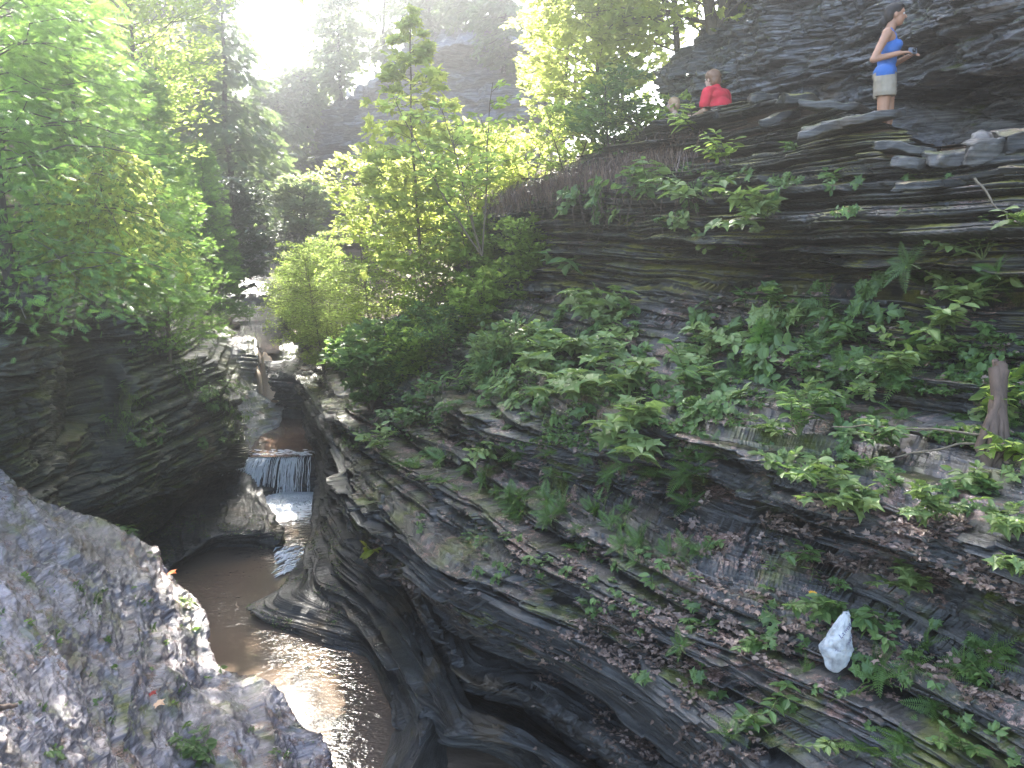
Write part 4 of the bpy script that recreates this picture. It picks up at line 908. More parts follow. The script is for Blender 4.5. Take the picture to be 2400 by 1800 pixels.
# leaf litter: dead leaves lying on everything that faces up
def litter(name, regions, n, size, mt, seed, kind='stuff', tm=(OVATE, MAPLE), minup=.35, label=None, curl=.35):
    rng = np.random.default_rng(seed); Z = ZBUF['z']; W = 2400//CELL
    pos = []
    ok = (Z < 1e8) & (ZBUF['n'][:, 2] > minup)
    idx = np.nonzero(ok)[0]; gx = (idx % W)*CELL; gy = (idx//W)*CELL
    sel = np.zeros(len(idx), bool)
    for (x0, y0, x1, y1, f0) in regions:
        sel |= (gx > x0) & (gx < x1) & (gy > y0) & (gy < y1) & (rng.random(len(idx)) < f0)
    pz = ZBUF['p'][idx]; pat = noise3(pz[:, 0]*1.6, pz[:, 1]*1.6, pz[:, 2]*3.0, 5)+.5*noise3(pz[:, 0]*4, pz[:, 1]*4, pz[:, 2]*6, 6); sel &= pat > .05
    idx = idx[sel]
    idx = rng.choice(idx, n)
    p = ZBUF['p'][idx]+rng.normal(0, .02, (n, 3))*np.array([1, 1, .1]); p[:, 2] += rng.uniform(0.002, .025, n)
    nr = ZBUF['n'][idx]+rng.normal(0, curl, (n, 3)); az = rng.uniform(0, 6.28, n)
    d = np.stack([np.cos(az), np.sin(az), rng.normal(0, .2, n)], 1)
    h = n//2; r = np.clip(rng.beta(1.3, 1.6, n), 0, 1)
    V1, F1, A1 = leaves(p[:h], d[:h], nr[:h], size*rng.uniform(.5, 1.3, h), tm[0], r[:h])
    V2, F2, A2 = leaves(p[h:], d[h:], nr[h:], size*rng.uniform(.5, 1.3, n-h), tm[1], r[h:])
    o = link_mesh(name, np_mesh(name, np.concatenate([V1, V2]), np.concatenate([F1, F2+len(V1)]), mt, False, np.concatenate([A1, A2])))
    tag(o, label, 'leaves', kind=kind); return o
litter('leaf_litter', [(1250, 1150, 2400, 1800, .5), (1700, 1600, 2400, 1800, .5), (850, 1040, 1500, 1400, .2), (800, 820, 2400, 1060, .5), (1100, 350, 1700, 480, .6), (1250, 680, 2400, 820, .5)], 8500, .055, L_dead, 1, label='brown and pinkish dead leaves littering the shale ledges')
litter('leaf_litter', [(0, 1200, 800, 1800, .8)], 2200, .03, L_dead, 2, label='small dead leaves scattered on the foreground slab')
litter('ground_cover', [(0, 1200, 800, 1800, .6), (380, 820, 640, 1030, .9)], 4500, .03, L_green, 3, label='tiny green plants and moss shoots on the shale slabs')
litter('ground_cover', [(800, 780, 2400, 1050, .8), (1120, 350, 1680, 480, .5), (640, 560, 1200, 800, 1)], 16000, .06, L_green, 5, label='low green undergrowth covering the bench', curl=.5)
def grass(name, pts, label, n, L, mt=None):
    rng = np.random.default_rng(len(label)); V = []; F = []; A = []
    for (px, py, r) in pts:
        for k in range(n):
            p, nr = hit(px+rng.normal(0, r), py+rng.normal(0, r*.6))
            az = rng.uniform(0, 6.28); l = L*rng.uniform(.5, 1.2); d = np.array([math.cos(az), math.sin(az), 0]); s = np.array([-d[1], d[0], 0])*.004*(1+L)
            i = len(V); V += [p-s, p+s, p+d*l*.3+np.array([0, 0, l*.6])+s*.7, p+d*l*.3+np.array([0, 0, l*.6])-s*.7, p+d*l*.85+np.array([0, 0, l*.65])]
            F += [[i, i+1, i+2], [i, i+2, i+3], [i+3, i+2, i+4]]; v = rng.random(); A += [v]*5
    o = link_mesh(name, np_mesh(name, np.array(V), np.array(F), mt or L_grass, False, A)); tag(o, label, 'grass', kind='stuff')
grass('grass', [(450, 880, 30), (500, 930, 25), (540, 985, 20), (430, 850, 20), (560, 1030, 12), (300, 1000, 25), (320, 940, 20)], 'thin grass growing along the edges of the left slabs', 110, .22)
grass('grass', [(590, 800, 18), (570, 760, 14), (640, 790, 12), (620, 760, 14)], 'yellowish grass tufts beside the creek bed far up the gorge', 80, .4)
grass('dry_roots', [(1480+40*k, 400-12*k, 26) for k in range(-8, 4)], 'brown dry roots and stems matted over the edge of the dark face', 260, .4, L_dead)

# hanging roots and bare twigs
rng = np.random.default_rng(9)
ro = []
for k in range(60):
    p, nr = hit(rng.uniform(1180, 1660), rng.uniform(420, 480)); p = p+np.array([-.1, -.25, 0]); L = rng.uniform(.2, .8)
    q = p+np.array([rng.normal(0, .15), -.05, -L]); ro.append((curve(p, q, .0, 6, .02, rng), np.linspace(.007, .002, 6)))
V, F = tubes(ro, 4); tag(link_mesh('hanging_roots', np_mesh('hanging_roots', V, F, B_root)), 'thin brown roots dangling over the dark rock face', 'roots', kind='stuff')
def twig(a, b, ya, yb, sag, r, lab, m=B_brown, name='bare_twig'):
    c = curve(P(*a, ya), P(*b, yb), sag, 10, .01, rng); V, F = tubes([(c, np.linspace(r, r*.45, 10))], 6)
    tag(link_mesh(name, np_mesh(name, V, F, m)), lab, 'twig')
twig((2330, 1022), (1950, 1000), 6.1, 6.8, .03, .012, 'upper bare pale twig reaching left from the mossy stump')
twig((2325, 1036), (2060, 1085), 6.1, 6.5, .03, .012, 'lower bare pale twig sagging left from the mossy stump')
twig((2285, 418), (2370, 520), 7.2, 6.9, .0, .012, 'dead stick lying on the ledges near the right edge', name='stick')
twig((1462, 1375), (1490, 1470), 8.3, 8.0, .0, .005, 'thin reddish twig stuck in the bare ledges', B_root)
twig((-30, 1662), (42, 1652), 5.4, 5.5, .0, .03, 'brown stick at the left edge of the foreground slab', B_root, 'stick')
twig((540, 1085), (620, 1055), 21.2, 22.1, .05, .03, 'pale stick caught at the left end of the waterfall lip', B_brown, 'stick')
# mossy stump / root column at right
o = empty('mossy_stump', P(2330, 1180, 6.1), 'dark mossy root column at the right edge above the litter', 'stump')
b0 = P(2330, 1180, 6.1); pts = np.array([P(2345, 860, 6.4), P(2340, 950, 6.25), P(2330, 1050, 6.1), P(2325, 1120, 6.0), P(2328, 1200, 5.9)])-b0
pa = []
for k in range(9):
    j = rng.normal(0, .05, (5, 3)); j[:2] *= .5; pa.append((pts+j, np.array([.05, .05, .045, .03, .012])*rng.uniform(.5, 1.1)))
V, F = tubes(pa, 7); link_mesh('trunk', np_mesh('stump_trunk', V, F, B_root), o)

# ------------------------------------------------------------------ water
def water_mat(name, col, rough=.06, scale=5.0, strength=.35, foam=None, stretch=(1, 1, 1)):
    m, n, b = mat_new(name)
    g = nd(n, 'ShaderNodeNewGeometry'); pos = g.outputs['Position']
    b.inputs['Base Color'].default_value = col+(1,); b.inputs['Roughness'].default_value = rough; b.inputs['IOR'].default_value = 1.45
    b.inputs['Specular IOR Level'].default_value = .8
    h = math_n(n, 'ADD', noise_n(n, pos, scale, 3, .6, stretch), math_n(n, 'MULTIPLY', noise_n(n, pos, scale*3.1, 2, .5, stretch), .4))
    bp = nd(n, 'ShaderNodeBump'); bp.inputs['Distance'].default_value = .05
    calm = ramp(n, noise_n(n, pos, .45, 1, .4), [(.42, (.25, .25, .25)), (.55, (1, 1, 1))])
    st = math_n(n, 'MULTIPLY', calm, strength); n.links.new(st, bp.inputs['Strength'])
    n.links.new(h, bp.inputs['Height']); n.links.new(bp.outputs[0], b.inputs['Normal'])
    if foam is not None:
        vd = nd(n, 'ShaderNodeVectorMath', operation='DISTANCE'); n.links.new(pos, vd.inputs[0]); vd.inputs[1].default_value = foam[0]
        fr = nd(n, 'ShaderNodeMapRange'); n.links.new(vd.outputs['Value'], fr.inputs[0]); fr.inputs[1].default_value = foam[1]; fr.inputs[2].default_value = foam[2]
        fr.inputs[3].default_value = .66; fr.inputs[4].default_value = .25
        fn = noise_n(n, pos, 4, 6, .8, (1, 2.2, 1))
        ff = math_n(n, 'LESS_THAN', fn, fr.outputs[0])
        fsm = nd(n, 'ShaderNodeMapRange'); n.links.new(math_n(n, 'SUBTRACT', fr.outputs[0], fn), fsm.inputs[0]); fsm.inputs[1].default_value = -.03; fsm.inputs[2].default_value = .08
        n.links.new(mixc(n, fsm.outputs[0], col, (.8, .83, .86)), b.inputs['Base Color'])
        n.links.new(math_n(n, 'ADD', math_n(n, 'MULTIPLY', fsm.outputs[0], .5), rough), b.inputs['Roughness'])
    return m
def water_plane(name, pts, z, mt, n=2):
    V = [(x, y, z) for x, y in pts]
    tag(link_mesh(name, np_mesh(name, V, np.array([list(range(len(V)))]), mt)), kind='structure')
fb = P(650, 1172, -7.0)
W1 = water_mat('silty_water', (.125, .09, .064), .05, 3.2, .6, ((float(fb[0]), float(fb[1]), -7.0), .8, 3.4), (1, 1.5, 1))
W2 = water_mat('still_silty_water', (.13, .08, .055), .04, 3.0, .08)
W3 = water_mat('thin_water', (.09, .07, .06), .08, 6, .3)
water_plane('water', [(-12, 3), (4, 3), (4, 22.2), (-12, 22.2)], WATER, W1)
l0, l1 = P(535, 1069, -5.985), P(770, 1067, -5.985)
water_plane('water', [(l0[0], l0[1]-.1), (l1[0], l1[1]-.1), (-3.5, 27.6), (-11, 27.6)], -5.985, W2)
c = [P(590, 742, -4.12), P(672, 742, -4.12), P(655, 828, -4.12), P(610, 828, -4.12)]
water_plane('water', [(q[0], q[1]) for q in c][::-1], -4.12, W3)

# falling water
def fall_mat():
    m, n, b = mat_new('falling_water'); b.inputs['Base Color'].default_value = (.95, .95, .96, 1); b.inputs['Roughness'].default_value = .25
    tr = nd(n, 'ShaderNodeBsdfTranslucent'); tr.inputs[0].default_value = (.8, .85, .9, 1)
    mx = nd(n, 'ShaderNodeMixShader'); mx.inputs[0].default_value = .4
    n.links.new(b.outputs[0], mx.inputs[1]); n.links.new(tr.outputs[0], mx.inputs[2]); n.links.new(mx.outputs[0], n.nodes['Material Output'].inputs[0]); return m
WF = fall_mat()
rng = np.random.default_rng(21); st = []
for k in range(420):
    u = rng.random()**1.5; px = 560+u*175
    if .45 < u < .60 and rng.random() < .6: continue
    if u > .78 and rng.random() < .75: continue
    a = P(px, 1069, 21.75); a[2] = -5.99; n = 7; t = np.linspace(0, 1, n)
    out = rng.uniform(.25, .5)+(.45*(1-u) if u < .4 else 0); L = 1.02*(1 if rng.random() < .6 else rng.uniform(.3, 1))
    s0 = 0 if rng.random() < .7 else rng.uniform(0, .6)
    tt = s0+(1-s0)*t
    c = np.stack([a[0]-(1-u)*.25*tt+rng.normal(0, .01, n), a[1]-out*tt**.6, a[2]-L*tt**1.5], 1)
    st.append((c, np.clip(rng.normal(.009, .005), .003, .024)*np.array([.6, 1, .9, 1.1, .8, 1, .7])))
V, F = tubes(st, 5); V1, F1 = V, F
wf = empty('waterfall', P(650, 1165, 21.3)); wf['kind'] = 'structure'
me = np_mesh('water_strands', V-np.array(wf.location), F, WF); link_mesh('strands', me, wf)
def blobs(c, r, n, seed):
    rng = np.random.default_rng(seed); ico = np.array([(0, 0, 1), (.9, 0, .3), (.28, .85, .3), (-.73, .53, .3), (-.73, -.53, .3), (.28, -.85, .3), (0, 0, -.6)], float)
    fi = np.array([[0, 1, 2], [0, 2, 3], [0, 3, 4], [0, 4, 5], [0, 5, 1], [6, 2, 1], [6, 3, 2], [6, 4, 3], [6, 5, 4], [6, 1, 5]])
    V = c[:, None]+ico[None]*r[:, None, None]; F = (fi[None]+(np.arange(len(c))*7)[:, None, None]).reshape(-1, 3); return V.reshape(-1, 3), F
n = 1500; u = rng.random(n); px = 560+u*190
cc = np.stack([P(x, 1168, -7.0)-0 for x in px]); cc[:, 1] -= np.abs(rng.normal(0, .3, n)); cc[:, 2] = -7+np.abs(rng.normal(0, .05, n))
V, F = blobs(cc, rng.uniform(.008, .035, n), n, 1); link_mesh('spray', np_mesh('spray', V-np.array(wf.location), F, WF), wf)
# lip foam and small upper chute
st = []
for k in range(70):
    a = P(rng.uniform(575, 745), rng.uniform(1052, 1067), -5.97); c = np.stack([a, a+[.07, -.02, .0], a+[.15, -.03, .0]]); st.append((c, np.array([.005, .014, .005])))
V, F = tubes(st, 5); link_mesh('lip_foam', np_mesh('lip_foam', V-np.array(wf.location), F, WF), wf)
st = []
for k in range(60):
    a = P(rng.uniform(602, 618), 834, 29.0); b_ = P(rng.uniform(612, 626), rng.uniform(870, 900), 28.3)
    st.append((curve(a, b_, .15, 6, .02, rng), np.full(6, rng.uniform(.01, .03))))
V, F = tubes(st, 5); ch = link_mesh('water_chute', np_mesh('water_chute', V, F, WF)); tag(ch, kind='structure')
st = []
for k in range(70):
    a = P(rng.uniform(655, 725), rng.uniform(1278, 1345), -6.97); c = np.stack([a, a+[-.08, -.12, .015], a+[-.14, -.25, .0]])+rng.normal(0, .02, (3, 3))*[1, 1, .2]; st.append((c, np.array([.006, rng.uniform(.012, .03), .006])))
V, F = tubes(st, 5); tag(link_mesh('water_riffle', np_mesh('water_riffle', V, F, WF)), kind='structure')

# fallen log
LG = plain('weathered_log', (.36, .25, .17), .6, .4, (9, .6), (6, 6, .5))
lb0 = P(634, 945, 26.9); o = empty('fallen_log', lb0, 'pale split log propped in the narrow chute behind the overhanging rock', 'log')
def logmesh(a, b, r0, r1, seed, n=16, sides=14):
    rng = np.random.default_rng(seed); c = curve(a, b, .12, n); V, F = tubes([(c, np.linspace(r0, r1, n))], sides)
    V = V.reshape(n, sides, 3); cen = c[:, None]; k = 1+.12*rng.normal(0, 1, (1, sides, 1))+.03*rng.normal(0, 1, (n, sides, 1)); V = cen+(V-cen)*k
    V[-1] += rng.normal(0, .08, (sides, 3))*[.3, 1, 2]
    e = len(V.reshape(-1, 3)); V = np.concatenate([V.reshape(-1, 3), c[-1:]-[0, 0, .15], c[:1]])
    T3 = [[(n-1)*sides+i, (n-1)*sides+(i+1) % sides, e] for i in range(sides)]
    return V, [F, np.array(T3)]
V, F = logmesh(lb0*0, P(622, 838, 28.6)-lb0, .24, .2, 1); link_mesh('trunk', np_mesh('log_trunk', V, F, LG), o)
V, F = logmesh(P(618, 930, 27.1)-lb0, P(603, 868, 28.0)-lb0, .13, .07, 2); link_mesh('split_piece', np_mesh('log_split', V, F, LG), o)
V, F = logmesh(P(612, 855, 28.2)-lb0, P(607, 828, 28.9)-lb0, .1, .05, 3, 8, 8); link_mesh('broken_end', np_mesh('log_end', V, F, LG), o)

# coloured single leaves on the slab
def single_leaf(px, py, size, col, lab):
    p, nr = hit(px, py); m, n_, b = mat_new('fallen_leaf'); b.inputs['Base Color'].default_value = col+(1,); b.inputs['Roughness'].default_value = .5
    V, F, A = leaves(np.array([p])+[[0, -.02, .03]], np.array([[.8, -.4, .1]]), np.array([[0, -.3, 1.]]), np.array([size]), MAPLE, np.array([.5]))
    me = np_mesh('fallen_leaf', V, F, m, False); tag(link_mesh('fallen_leaf', me), lab, 'leaf')
single_leaf(398, 1342, .16, (.75, .2, .04), 'orange leaf on the rim of the foreground slab above the water')
single_leaf(362, 1642, .14, (.75, .45, .25), 'pale orange leaf low on the foreground slab')
single_leaf(355, 1628, .1, (.35, .03, .02), 'dark red leaf touching the pale orange leaf')
single_leaf(1885, 1395, .08, (.6, .3, .02), 'orange blossom on the touch-me-not plant')

# ------------------------------------------------------------------ loose flat stones on the path wall
def stone(px, py, Y, w_, d_, h_, rz, tilt, lab, seed, mt=None):
    w_ *= .78; d_ *= .8; h_ *= .75
    if not any(q in lab for q in ('pale', 'pinkish', 'broad', 'light')): mt = M_wall
    rng = np.random.default_rng(seed); n, m = 56, 22
    an = np.arange(n)*2*math.pi/n; kk = 5; base = np.interp(an, np.linspace(0, 2*math.pi, kk+1), np.concatenate([r_ := rng.uniform(.75, 1.1, kk), r_[:1]]))
    base = base/np.maximum(np.abs(np.cos(an+rng.uniform(0, 1))), np.abs(np.sin(an+rng.uniform(0, 1))))**.45
    ph = np.linspace(-math.pi/2, math.pi/2, m)[:, None]; cz = np.sign(np.sin(ph))*np.abs(np.sin(ph))**.35; cr_ = np.abs(np.cos(ph))**.16
    X = np.cos(an)*base*cr_*w_/2; Y_ = np.sin(an)*base*cr_*d_/2; Z_ = cz*h_/2+0*X
    nz_ = 1+.2*noise3(X*9+seed, Y_*9, np.round(Z_*34)/1.7)+.08*noise3(X*26, Y_*26, Z_*40+seed)
    X = X*nz_; Y_ = Y_*nz_; Z_ = Z_+(.25)*h_*noise3(X*5+seed, Y_*5, Z_*0+2)+.05*h_*noise3(X*22, Y_*22, Z_*0)
    V = np.stack([X, Y_, Z_], -1).reshape(-1, 3); ii = np.arange(m*n).reshape(m, n)
    F = np.stack([ii[:-1], np.roll(ii[:-1], -1, 1), np.roll(ii[1:], -1, 1), ii[1:]], -1).reshape(-1, 4)
    o = link_mesh('stone', np_mesh('stone', V, F, mt or M_stone, True)); o.location = P(px, py, Y); o.rotation_euler = (tilt[0], tilt[1], rz)
    tag(o, lab, 'stone', 'stones along the path edge')
M_stone = rock_mat('loose_stone', (.02, .018, .016), (.06, .055, .049), (.14, .128, .115), (.3, .55), moss=.25, spec=.4, streak=3)
for i, a in enumerate([
    (2010, 282, 8.94, 1.0, .5, .13, -.2, (.1, -.18), 'long pale flat slab right in front of the woman'),
    (1930, 300, 9.03, .8, .5, .14, .1, (.1, -.3), 'tilted pale slab left of the slab before the woman'),
    (1960, 252, 9.56, 1.0, .5, .12, 0, (.05, .1), 'broad grey slab behind the tilted slab'),
    (1880, 236, 10.05, .7, .5, .16, .2, (.1, .1), 'rounded brown slab on top of the wall'),
    (1790, 232, 10.92, .55, .4, .2, .5, (0, -.1), 'dark upright block left of the rounded slab'),
    (1700, 258, 11.60, .6, .4, .16, .3, (.1, -.3), 'grey stone beside the person in red'),
    (1660, 272, 12.12, .5, .4, .15, .3, (.1, -.3), 'pale stone below the person in red'),
    (1830, 275, 10.19, .6, .4, .13, .1, (.1, -.25), 'dark slab under the rounded brown slab'),
    (2120, 350, 8.25, .8, .5, .12, .1, (.1, .1), 'pale flat stone on the step right of the woman'),
    (2135, 382, 8.06, .45, .35, .16, .1, (.1, .1), 'light rounded stone below the step'),
    (2230, 372, 7.86, .6, .5, .18, .4, (.15, -.1), 'shiny pale boulder at the path edge'),
    (2325, 345, 7.66, .7, .5, .3, .3, (.2, -.25), 'large pinkish squared boulder on the right wall'),
    (2395, 325, 7.53, .6, .5, .25, .2, (.1, -.2), 'grey boulder cut by the right edge'),
    (2180, 430, 7.71, .8, .4, .1, .1, (.1, -.1), 'long thin mossy stone under the path'),
    (60, 690, 10.6, .75, .6, .3, .3, (.2, -.2), 'dark boulder overhanging the left alcove'),
    (98, 665, 10.4, .3, .25, .18, .3, (.4, -.2), 'shiny pale stone lodged on the dark boulder'),
    (2010, 1180, 6.9, 1.3, .5, .3, -.45, (.1, .35), 'long pale boulder on the right slope below the vines'),
    (1880, 1150, 7.3, .8, .5, .3, -.4, (.1, .3), 'smaller pale boulder left of the long pale boulder'),
    (660, 985+60, 23.5, .5, .3, .12, 0, (0, 0), 'small dark stone at the edge of the brown upper pool')]):
    stone(*a, seed=i)

# ------------------------------------------------------------------ plastic bag
def bag():
    p, nr = hit(1938, 1568); p = p+np.array([.0, -.1, .0]); k = project(p)[2]/FPX
    o = empty('plastic_bag', p, 'knotted white plastic carrier bag left standing on the leafy ledges', 'bag')
    h = 146*k
    raw = [(0, 1929, 1946), (.05, 1918, 1953), (.12, 1911, 1962), (.25, 1907, 1970), (.34, 1896, 1975), (.44, 1892, 1975), (.5, 1897, 1973), (.58, 1906, 1970), (.7, 1915, 1968), (.82, 1924, 1966), (.93, 1935, 1962), (1.0, 1945, 1957)]
    prof = [(z_, (b_-a_)/2/74, (b_-a_)/2/74*.55+.03, ((a_+b_)/2-1940)/74/1.2) for z_, a_, b_ in raw]
    W_ = 74*k; n = 64; nr_ = 60; zs = np.linspace(0, 1, nr_); PR = np.array(prof)
    an = np.arange(n)*2*math.pi/n; Z, A = np.meshgrid(zs, an, indexing='ij')
    a = np.interp(Z, PR[:, 0], PR[:, 1]); b = np.interp(Z, PR[:, 0], PR[:, 2]); cx = np.interp(Z, PR[:, 0], PR[:, 3])
    x = np.cos(A)*a*W_+cx*W_*1.2; y = np.sin(A)*b*W_
    w1 = .97+.10*noise3(np.cos(A)*1.7+3, np.sin(A)*1.7, Z*4.5)-.22*np.abs(noise3(np.cos(A)*2.4, np.sin(A)*2.4, Z*6))+.12*np.abs(noise3(np.cos(A)*5, np.sin(A)*5, Z*13+3))-.05*np.abs(np.sin(A*5+Z*3))*sstep(.4, .8, Z)
    fold = -.15*np.exp(-((Z-.40+.06*np.sin(A*1+1.0))/.03)**2)*np.clip(-np.sin(A), 0, 1)
    w1 = w1+fold
    x = cx*W_*1.2+(x-cx*W_*1.2)*w1; y = y*w1; z = Z*h
    V = np.stack([x, y, z], -1).reshape(-1, 3); ii = np.arange(nr_*n).reshape(nr_, n)
    F = np.stack([ii[:-1], np.roll(ii[:-1], -1, 1), np.roll(ii[1:], -1, 1), ii[1:]], -1).reshape(-1, 4)
    m, nn_, bb = mat_new('white_plastic'); g0 = nd(nn_, 'ShaderNodeNewGeometry'); nn_.links.new(ramp(nn_, noise_n(nn_, g0.outputs['Position'], 9, 4, .7), [(.36, (.2, .19, .18)), (.47, (.42, .41, .39)), (.6, (.58, .57, .55))]), bb.inputs['Base Color']); bb.inputs['Roughness'].default_value = .3  # grey mottle puts dirt and crease shading into the plastic colour
    tr = nd(nn_, 'ShaderNodeBsdfTranslucent'); tr.inputs[0].default_value = (.75, .8, .88, 1); mx = nd(nn_, 'ShaderNodeMixShader'); mx.inputs[0].default_value = .35
    nn_.links.new(bb.outputs[0], mx.inputs[1]); nn_.links.new(tr.outputs[0], mx.inputs[2]); nn_.links.new(mx.outputs[0], nn_.nodes['Material Output'].inputs[0])
    g = nd(nn_, 'ShaderNodeNewGeometry'); bp = nd(nn_, 'ShaderNodeBump'); bp.inputs['Strength'].default_value = .6; bp.inputs['Distance'].default_value = .012
    nn_.links.new(noise_n(nn_, g.outputs['Position'], 18, 4, .7, (1.4, 1, .7)), bp.inputs['Height']); nn_.links.new(bp.outputs[0], bb.inputs['Normal'])
    link_mesh('sack', np_mesh('bag_sack', V, F, m), o)
    # knotted handle loops at the top
    hp = np.array([[.14*W_*1.2-.1*W_, 0, h*.93], [.1*W_, 0, h*1.02], [.2*W_, 0, h*1.03], [.27*W_, 0, h*.95]]); V, F = tubes([(hp, np.array([.05, .05, .05, .04])*W_)], 6); link_mesh('handle', np_mesh('bag_handle', V, F, m), o)
    # printing, dark violet letters curving over the folded part
    mi, n2, b2 = mat_new('violet_ink'); b2.inputs['Base Color'].default_value = (.09, .07, .2, 1)
    def word(txt, x0, z0, dx, dz, s, nm):
        for i, ch in enumerate(txt):
            if ch == ' ': continue
            cu = bpy.data.curves.new('letter', 'FONT'); cu.body = ch; cu.size = s; cu.extrude = .0005
            ob = bpy.data.objects.new('letter', cu); scene.collection.objects.link(ob)
            dg = bpy.context.evaluated_depsgraph_get(); me = bpy.data.meshes.new_from_object(ob.evaluated_get(dg)); bpy.data.objects.remove(ob)
            if not len(me.vertices): continue
            co = np.empty(len(me.vertices)*3); me.vertices.foreach_get('co', co); co = co.reshape(-1, 3)
            ang = math.atan2(dz, dx)+.09*(i-len(txt)/2); bx = x0+dx*i*s*.62; bz = z0+dz*i*s*.62+.0012*(i-2)**2*s*8
            X = bx+co[:, 0]*math.cos(ang)-co[:, 1]*math.sin(ang); Zz = bz+co[:, 0]*math.sin(ang)+co[:, 1]*math.cos(ang)
            zf = np.clip(Zz/h, 0, 1); aa = np.interp(zf, PR[:, 0], PR[:, 1])*W_; bb_ = np.interp(zf, PR[:, 0], PR[:, 2])*W_; cxx = np.interp(zf, PR[:, 0], PR[:, 3])*W_*1.2
            q = np.clip((X-cxx)/aa, -.97, .97); Yy = -bb_*np.sqrt(1-q*q)*1.13-.006
            me.vertices.foreach_set('co', np.stack([X, Yy, Zz], 1).ravel()); me.materials.append(mi); me.update(); oo = link_mesh(nm, me, o)
    word('Lamogu', -.08*W_, h*.64, .66, .75, .1*W_*1.9, 'printed_letter')
    word('THANK', .18*W_, h*.52, .5, .85, .085*W_*1.5, 'printed_letter')
    word('You', -.28*W_, h*.46, 1, -.15, .09*W_*1.2, 'printed_letter')
bag()
# ------------------------------------------------------------------ people
def capsule(a, b, ra, rb, n=10, m=14):
    a = np.array(a, float); b = np.array(b, float); d = b-a; L = np.linalg.norm(d)+1e-9; d /= L
    t = []
    for k in range(n//2+1):
        th = math.pi/2*k/(n//2); t.append((-ra*math.cos(th), ra*math.sin(th)))
    for k in range(n//2+1):
        th = math.pi/2*k/(n//2); t.append((L+rb*math.sin(th), rb*math.cos(th)))
    x = np.array([1, 0, 0.]) if abs(d[0]) < .8 else np.array([0, 1, 0.]); s = np.cross(d, x); s /= np.linalg.norm(s); u = np.cross(d, s)
    an = np.arange(m)*2*math.pi/m; V = []
    for z, r in t: V.append(a+d*z+max(r, 1e-4)*(np.cos(an)[:, None]*s+np.sin(an)[:, None]*u))
    V = np.concatenate(V); k = len(t); ii = np.arange(k*m).reshape(k, m)
    F = np.stack([ii[:-1], np.roll(ii[:-1], -1, 1), np.roll(ii[1:], -1, 1), ii[1:]], -1).reshape(-1, 4)
    return V, [f for f in F.tolist()]+[list(range(m))[::-1], list(range((k-1)*m, k*m))]
def ellip(c, r, n=12, m=18):
    V, F = capsule((0, 0, 0), (0, 0, 1e-6), 1, 1, n*2, m); return V*np.array(r)+np.array(c), F
def fuse(name, shapes, mat, voxel=.009, parent=None, smooth=6, post=None):
    VV = []; FF = []; o = 0
    for V, F in shapes:
        VV.append(V); FF += [[i+o for i in f] for f in F]; o += len(V)
    me = bpy.data.meshes.new('tmp'); me.from_pydata(np.concatenate(VV).tolist(), [], FF)
    ob = bpy.data.objects.new('tmp', me); scene.collection.objects.link(ob)
    rm = ob.modifiers.new('r', 'REMESH'); rm.mode = 'VOXEL'; rm.voxel_size = voxel
    sm = ob.modifiers.new('s', 'SMOOTH'); sm.iterations = smooth; sm.factor = .5
    dg = bpy.context.evaluated_depsgraph_get(); out = bpy.data.meshes.new_from_object(ob.evaluated_get(dg)); bpy.data.objects.remove(ob)
    out.materials.clear(); out.materials.append(mat); out.name = name
    if post is not None:
        co = np.empty(len(out.vertices)*3); out.vertices.foreach_get('co', co); co = post(co.reshape(-1, 3)); out.vertices.foreach_set('co', co.ravel())
    out.polygons.foreach_set('use_smooth', np.ones(len(out.polygons), bool)); out.update()
    return link_mesh(name, out, parent)
def fmat(name, c, rough=.8, sss=0, bump=.15):
    m, n, b = mat_new(name)
    tc = nd(n, 'ShaderNodeTexCoord'); f = noise_n(n, tc.outputs['Object'], 9, 3, .6)
    n.links.new(ramp(n, f, [(.3, tuple(v*.85 for v in c)), (.7, tuple(min(1, v*1.12) for v in c))]), b.inputs['Base Color'])
    b.inputs['Roughness'].default_value = rough; b.inputs['Specular IOR Level'].default_value = .35
    bp = nd(n, 'ShaderNodeBump'); bp.inputs['Strength'].default_value = bump; bp.inputs['Distance'].default_value = .01
    n.links.new(noise_n(n, tc.outputs['Object'], 14, 3, .6), bp.inputs['Height']); n.links.new(bp.outputs[0], b.inputs['Normal']); return m
SKIN = fmat('tanned_skin', (.34, .17, .1), .5, bump=.03); SKIN2 = fmat('pale_skin', (.52, .32, .24), .5, bump=.03)
HAIR = fmat('dark_hair', (.012, .008, .006), .7, bump=.5); HAIR2 = fmat('auburn_hair', (.16, .08, .04), .5, bump=.5)
BLUE = fmat('blue_jersey', (.03, .115, .34), .8, bump=.4); BEIGE = fmat('beige_cotton', (.25, .205, .15), .85, bump=.4); RED = fmat('red_cotton', (.5, .015, .03), .8, bump=.35)
SHOE = fmat('grey_shoe', (.1, .1, .1), .6)
def head_shapes(c, s=1.0, look=0.0):
    cx, cy, cz = c; L = []
    L.append(ellip((cx-.008, cy, cz+.03), (.092*s, .074*s, .09*s))); L.append(ellip((cx+.03*s, cy, cz-.035*s), (.058*s, .055*s, .078*s)))
    L.append(ellip((cx+.052*s, cy, cz-.085*s), (.026*s, .03*s, .022*s)))            # chin
    L.append(capsule((cx+.082*s, cy, cz+.012*s), (cx+.102*s, cy, cz-.026*s), .008*s, .014*s))   # nose
    L.append(capsule((cx+.074*s, cy-.02*s, cz-.058*s), (cx+.074*s, cy+.02*s, cz-.058*s), .011*s, .011*s))  # lips
    L.append(capsule((cx+.072*s, cy-.035*s, cz+.03*s), (cx+.072*s, cy+.035*s, cz+.03*s), .014*s, .014*s))  # brow
    for y in (-1, 1): L.append(ellip((cx-.005, cy+y*.076*s, cz-.01), (.018*s, .009*s, .032*s)))
    return L
